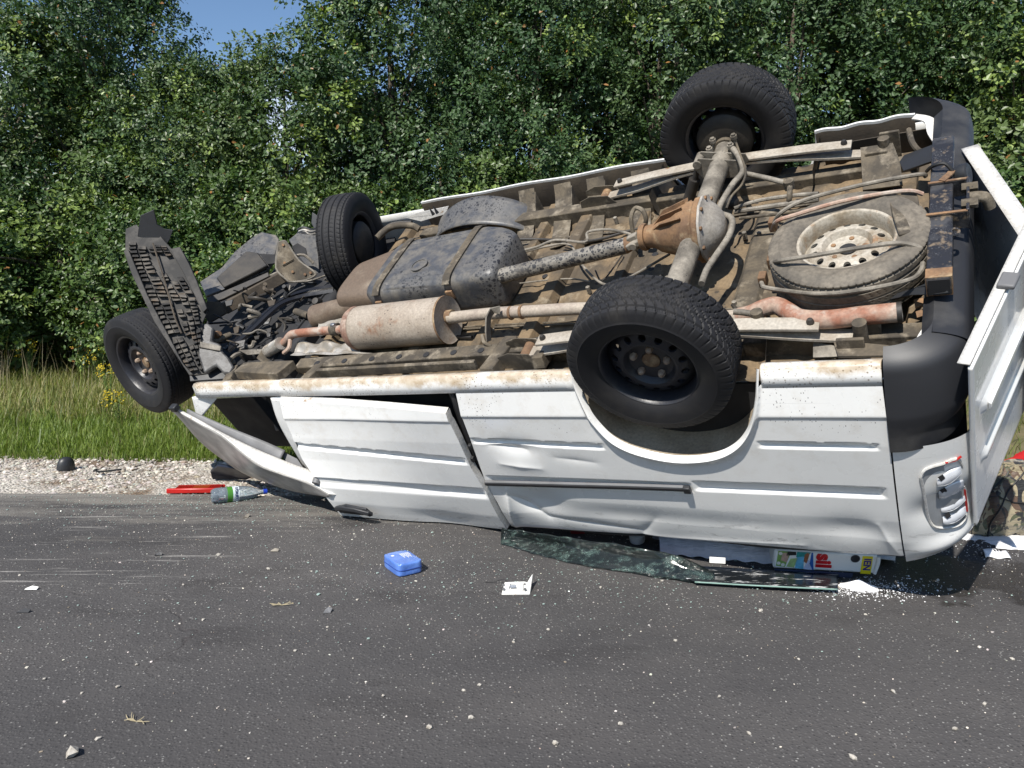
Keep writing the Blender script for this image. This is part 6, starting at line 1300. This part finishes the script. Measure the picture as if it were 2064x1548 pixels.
# camouflage bag, red cloth behind it
cm = NM('camouflage cloth'); vv_ = cm.scaled((1, 1, .6)); n1, n2, n3 = cm.noise(11, 2, vv_, dist=1.2), cm.noise(13, 2, cm.scaled((1, 1, .6), loc=(3, 1, 2)), dist=1.2), cm.noise(12, 2, cm.scaled((1, 1, .6), loc=(7, 5, 2)), dist=1.2)
c = cm.mix(cm.ramp(n1, .50, .51), (.28, .235, .15), (.06, .066, .032)); c = cm.mix(cm.ramp(n2, .53, .54), c, (.085, .05, .03)); c = cm.mix(cm.ramp(n3, .57, .58), c, (.012, .012, .012))
cm.set(col=c, rough=.55, sheen=.2); cm.bump(cm.noise(9, 4, cm.scaled((1, 1, 4))), .6, .03)
bg_ = empty('camouflage_bag', G(2004, 1090)); tag(bg_, 'woodland camouflage holdall slumped beside the rear door', 'bag')
def bag(a, b):
    t = 2 * math.pi * a; c, s_ = math.cos(t), math.sin(t); e = .6; k = math.sin(min(1, .12 + b * 1.0) * math.pi * .92) ** .45
    x = math.copysign(abs(c) ** e, c) * .20 * k; y = math.copysign(abs(s_) ** e, s_) * .13 * k; z = .35 * b
    return (x + .16 * b + .05 + .008 * math.sin(9 * t + 6 * b), y + .14 + .010 * math.sin(13 * b + 4 * t), z + .012 * math.sin(5 * t))
bo_ = MB().grid(bag, 60, 30); bo_.f.append(tuple(i * 31 + 30 for i in range(60)))
bo_.build('bag_body', cm.m, bg_, ang=70)
for tt_ in (.58, .70): MB().tube([Vector(bag(tt_, b)) + Vector((0, -.003, 0)) for b in np.linspace(.02, .95, 16)], .004, 5).build('piping', MT['rubber'], bg_)
MB().tube([Vector(bag(.5 + .5 * t, .55 + .05 * math.sin(t * 6))) + Vector((0, -.006, 0)) for t in np.linspace(0, 1, 14)], .003, 5).build('seam', MT['rubber'], bg_)
rcl = MB().grid(lambda a, b: G(2064, 1060) + Vector((.11 + .22 * a, .18 + .2 * b, .25 + .09 * math.sin(a * 3) * math.sin(.4 + b * 2.2) + .012 * math.sin(a * 20 + b * 14))), 20, 16).build('red_jacket', plain('red fabric', (.5, .012, .015), .7), None, ang=70); tag(rcl, 'bright red jacket lying on the camouflage bag', 'jacket')
# loose stones on the road
STONES = [(146, 1524, .026), (541, 1148, .016), (440, 1120, .018), (1184, 1138, .020), (1210, 1185, .012), (1105, 1270, .012), (1533, 1232, .014), (1690, 1186, .016), (1335, 1172, .012), (237, 1386, .013), (198, 1490, .012), (275, 1341, .009), (1720, 1530, .018), (2040, 1330, .012), (1925, 1470, .014), (1985, 1420, .011), (865, 1467, .016), (950, 1447, .014), (772, 1404, .011), (966, 1382, .012), (935, 1392, .010), (595, 1313, .012), (660, 1265, .010), (165, 1398, .009), (1360, 1292, .011), (1890, 1172, .018), (1915, 1190, .016), (1745, 1240, .011), (1450, 1405, .010), (1610, 1330, .010), (1250, 1460, .012), (1120, 1500, .014), (1510, 1480, .012), (370, 1180, .010), (720, 1210, .010), (410, 1250, .011), (40, 1160, .011), (90, 1370, .010), (1035, 1295, .010), (1800, 1395, .013)]
for i, (x, y, s_) in enumerate(STONES):
    s_ *= .66 if i else .85
    p_ = G(x, y); bm_ = bmesh.new(); bmesh.ops.create_icosphere(bm_, subdivisions=1, radius=1); r_ = random.Random(i)
    dirs = [Vector((r_.gauss(0, 1), r_.gauss(0, 1), r_.gauss(0, 1))).normalized() for _ in range(7)]
    for v in bm_.verts:
        k = 1.0
        for d_ in dirs: k = min(k, r_.uniform(.62, .66) / max(.01, v.co.normalized().dot(d_)) if v.co.normalized().dot(d_) > .62 else 9)
        v.co = v.co.normalized() * min(k, 1.0) * s_
        v.co = v.co * r_.uniform(.75, 1.25); v.co.z *= .7; v.co.x *= 1.25
    me = bpy.data.meshes.new('stone'); bm_.to_mesh(me); bm_.free(); me.materials.append(MT['stone'])
    o = bpy.data.objects.new('stone', me); COL.objects.link(o); o.location = p_ + Vector((0, 0, s_ * .42)); o.rotation_euler = (0, 0, r_.uniform(0, 6))
    if i == 0: tag(o, 'largest pale broken stone on the open asphalt', 'stone', 'stones strewn on the road')
    elif i == 2: tag(o, 'pale crumbled pebble on the scraped asphalt', 'stone', 'stones strewn on the road')
    else: tag(o, 'small pale stone lying loose on the asphalt', 'stone', 'stones strewn on the road')
# dry grass sprigs
for (x, y, lab, sd) in [(275, 1456, 'dry pale grass sprig with fanned roots on the asphalt', 1), (568, 1221, 'thin brownish grass sprig on the asphalt near the grey chip', 2)]:
    r_ = random.Random(sd); p_ = G(x, y); mb = MB()
    for k in range(9):
        a = r_.uniform(-.6, .6) + (math.pi if k % 3 else 0); L_ = r_.uniform(.02, .05); mb.tube([p_ + Vector((0, 0, .003)), p_ + Vector((math.cos(a) * L_ * .6, math.sin(a) * L_ * .5, .008)), p_ + Vector((math.cos(a) * L_, math.sin(a) * L_ + r_.uniform(-.01, .02), .004 + r_.random() * .012))], .0011, 4, res=3)
    o = mb.build('grass_sprig', plain('dry straw', (.45, .38, .24), .7), None); tag(o, lab, 'grass sprig')
# glass crumbs
n = 2600; gx = np.concatenate([rng.normal(-1.55, .75, 1500), rng.normal(.3, .9, 700), rng.uniform(-3.2, 2, 400)]); gy = np.concatenate([rng.normal(4.38, .23, 1500), rng.normal(3.2, .23, 700), rng.uniform(2.5, 4.9, 400)])
gcm = NM('glass crumbs'); gcm.set(col=(.30, .38, .345), rough=.15, spec=.6)
o = pebbles('glass_crumbs', np.stack([gx, gy, np.full(n, .003)], 1), np.clip(rng.lognormal(math.log(.0026), .45, n), .0013, .0085), np.ones((n, 3)), gcm.m, .45); tag(o, 'scattered greenish crumbs of safety glass on road and gravel edge', 'glass crumbs', kind='stuff')
# yellow flowering weeds standing in the tall grass of the verge
YEL = plain('yellow blossom', (.55, .42, .02), .7); STM = plain('weed stem', (.10, .16, .03), .6)
for i, (x, y, h) in enumerate([(165, 772, .55), (172, 764, .62), (196, 780, .5), (58, 776, .55), (240, 856, .34), (222, 812, .45)]):
    p = G(x, y); w = empty('flowering_weed', (p.x, p.y, -.02)); r_ = random.Random(40 + i); st = MB(); hd = MB()
    for k in range(5):
        a = r_.uniform(0, 6.28); t = Vector((math.cos(a) * .09, math.sin(a) * .09, h * r_.uniform(.75, 1.0))); st.tube([(0, 0, 0), t * .5 + Vector((0, 0, .05)), t], .003, 5, res=3)
        for q in range(16):
            c = t + Vector((r_.gauss(0, .022), r_.gauss(0, .022), r_.uniform(-.08, .03))); hd.lathe([(0, -.006), (.009, 0), (0, .007)], c, (r_.gauss(0, 1), r_.gauss(0, 1), 1), 5)
        for q in range(5):
            c = t * r_.uniform(.2, .8); b = r_.uniform(0, 6.28); e = Vector((math.cos(b), math.sin(b), .5)) * .06; n_ = Vector((-math.sin(b), math.cos(b), 0)) * .008
            st.add([c, c + e * .5 + n_, c + e, c + e * .5 - n_], [(0, 1, 2, 3)])
    st.build('stem', STM, w); hd.build('blossom', YEL, w)
    tag(w, 'yellow flowering weed standing in the grass before the hedge', 'weed', 'yellow weeds in the verge')
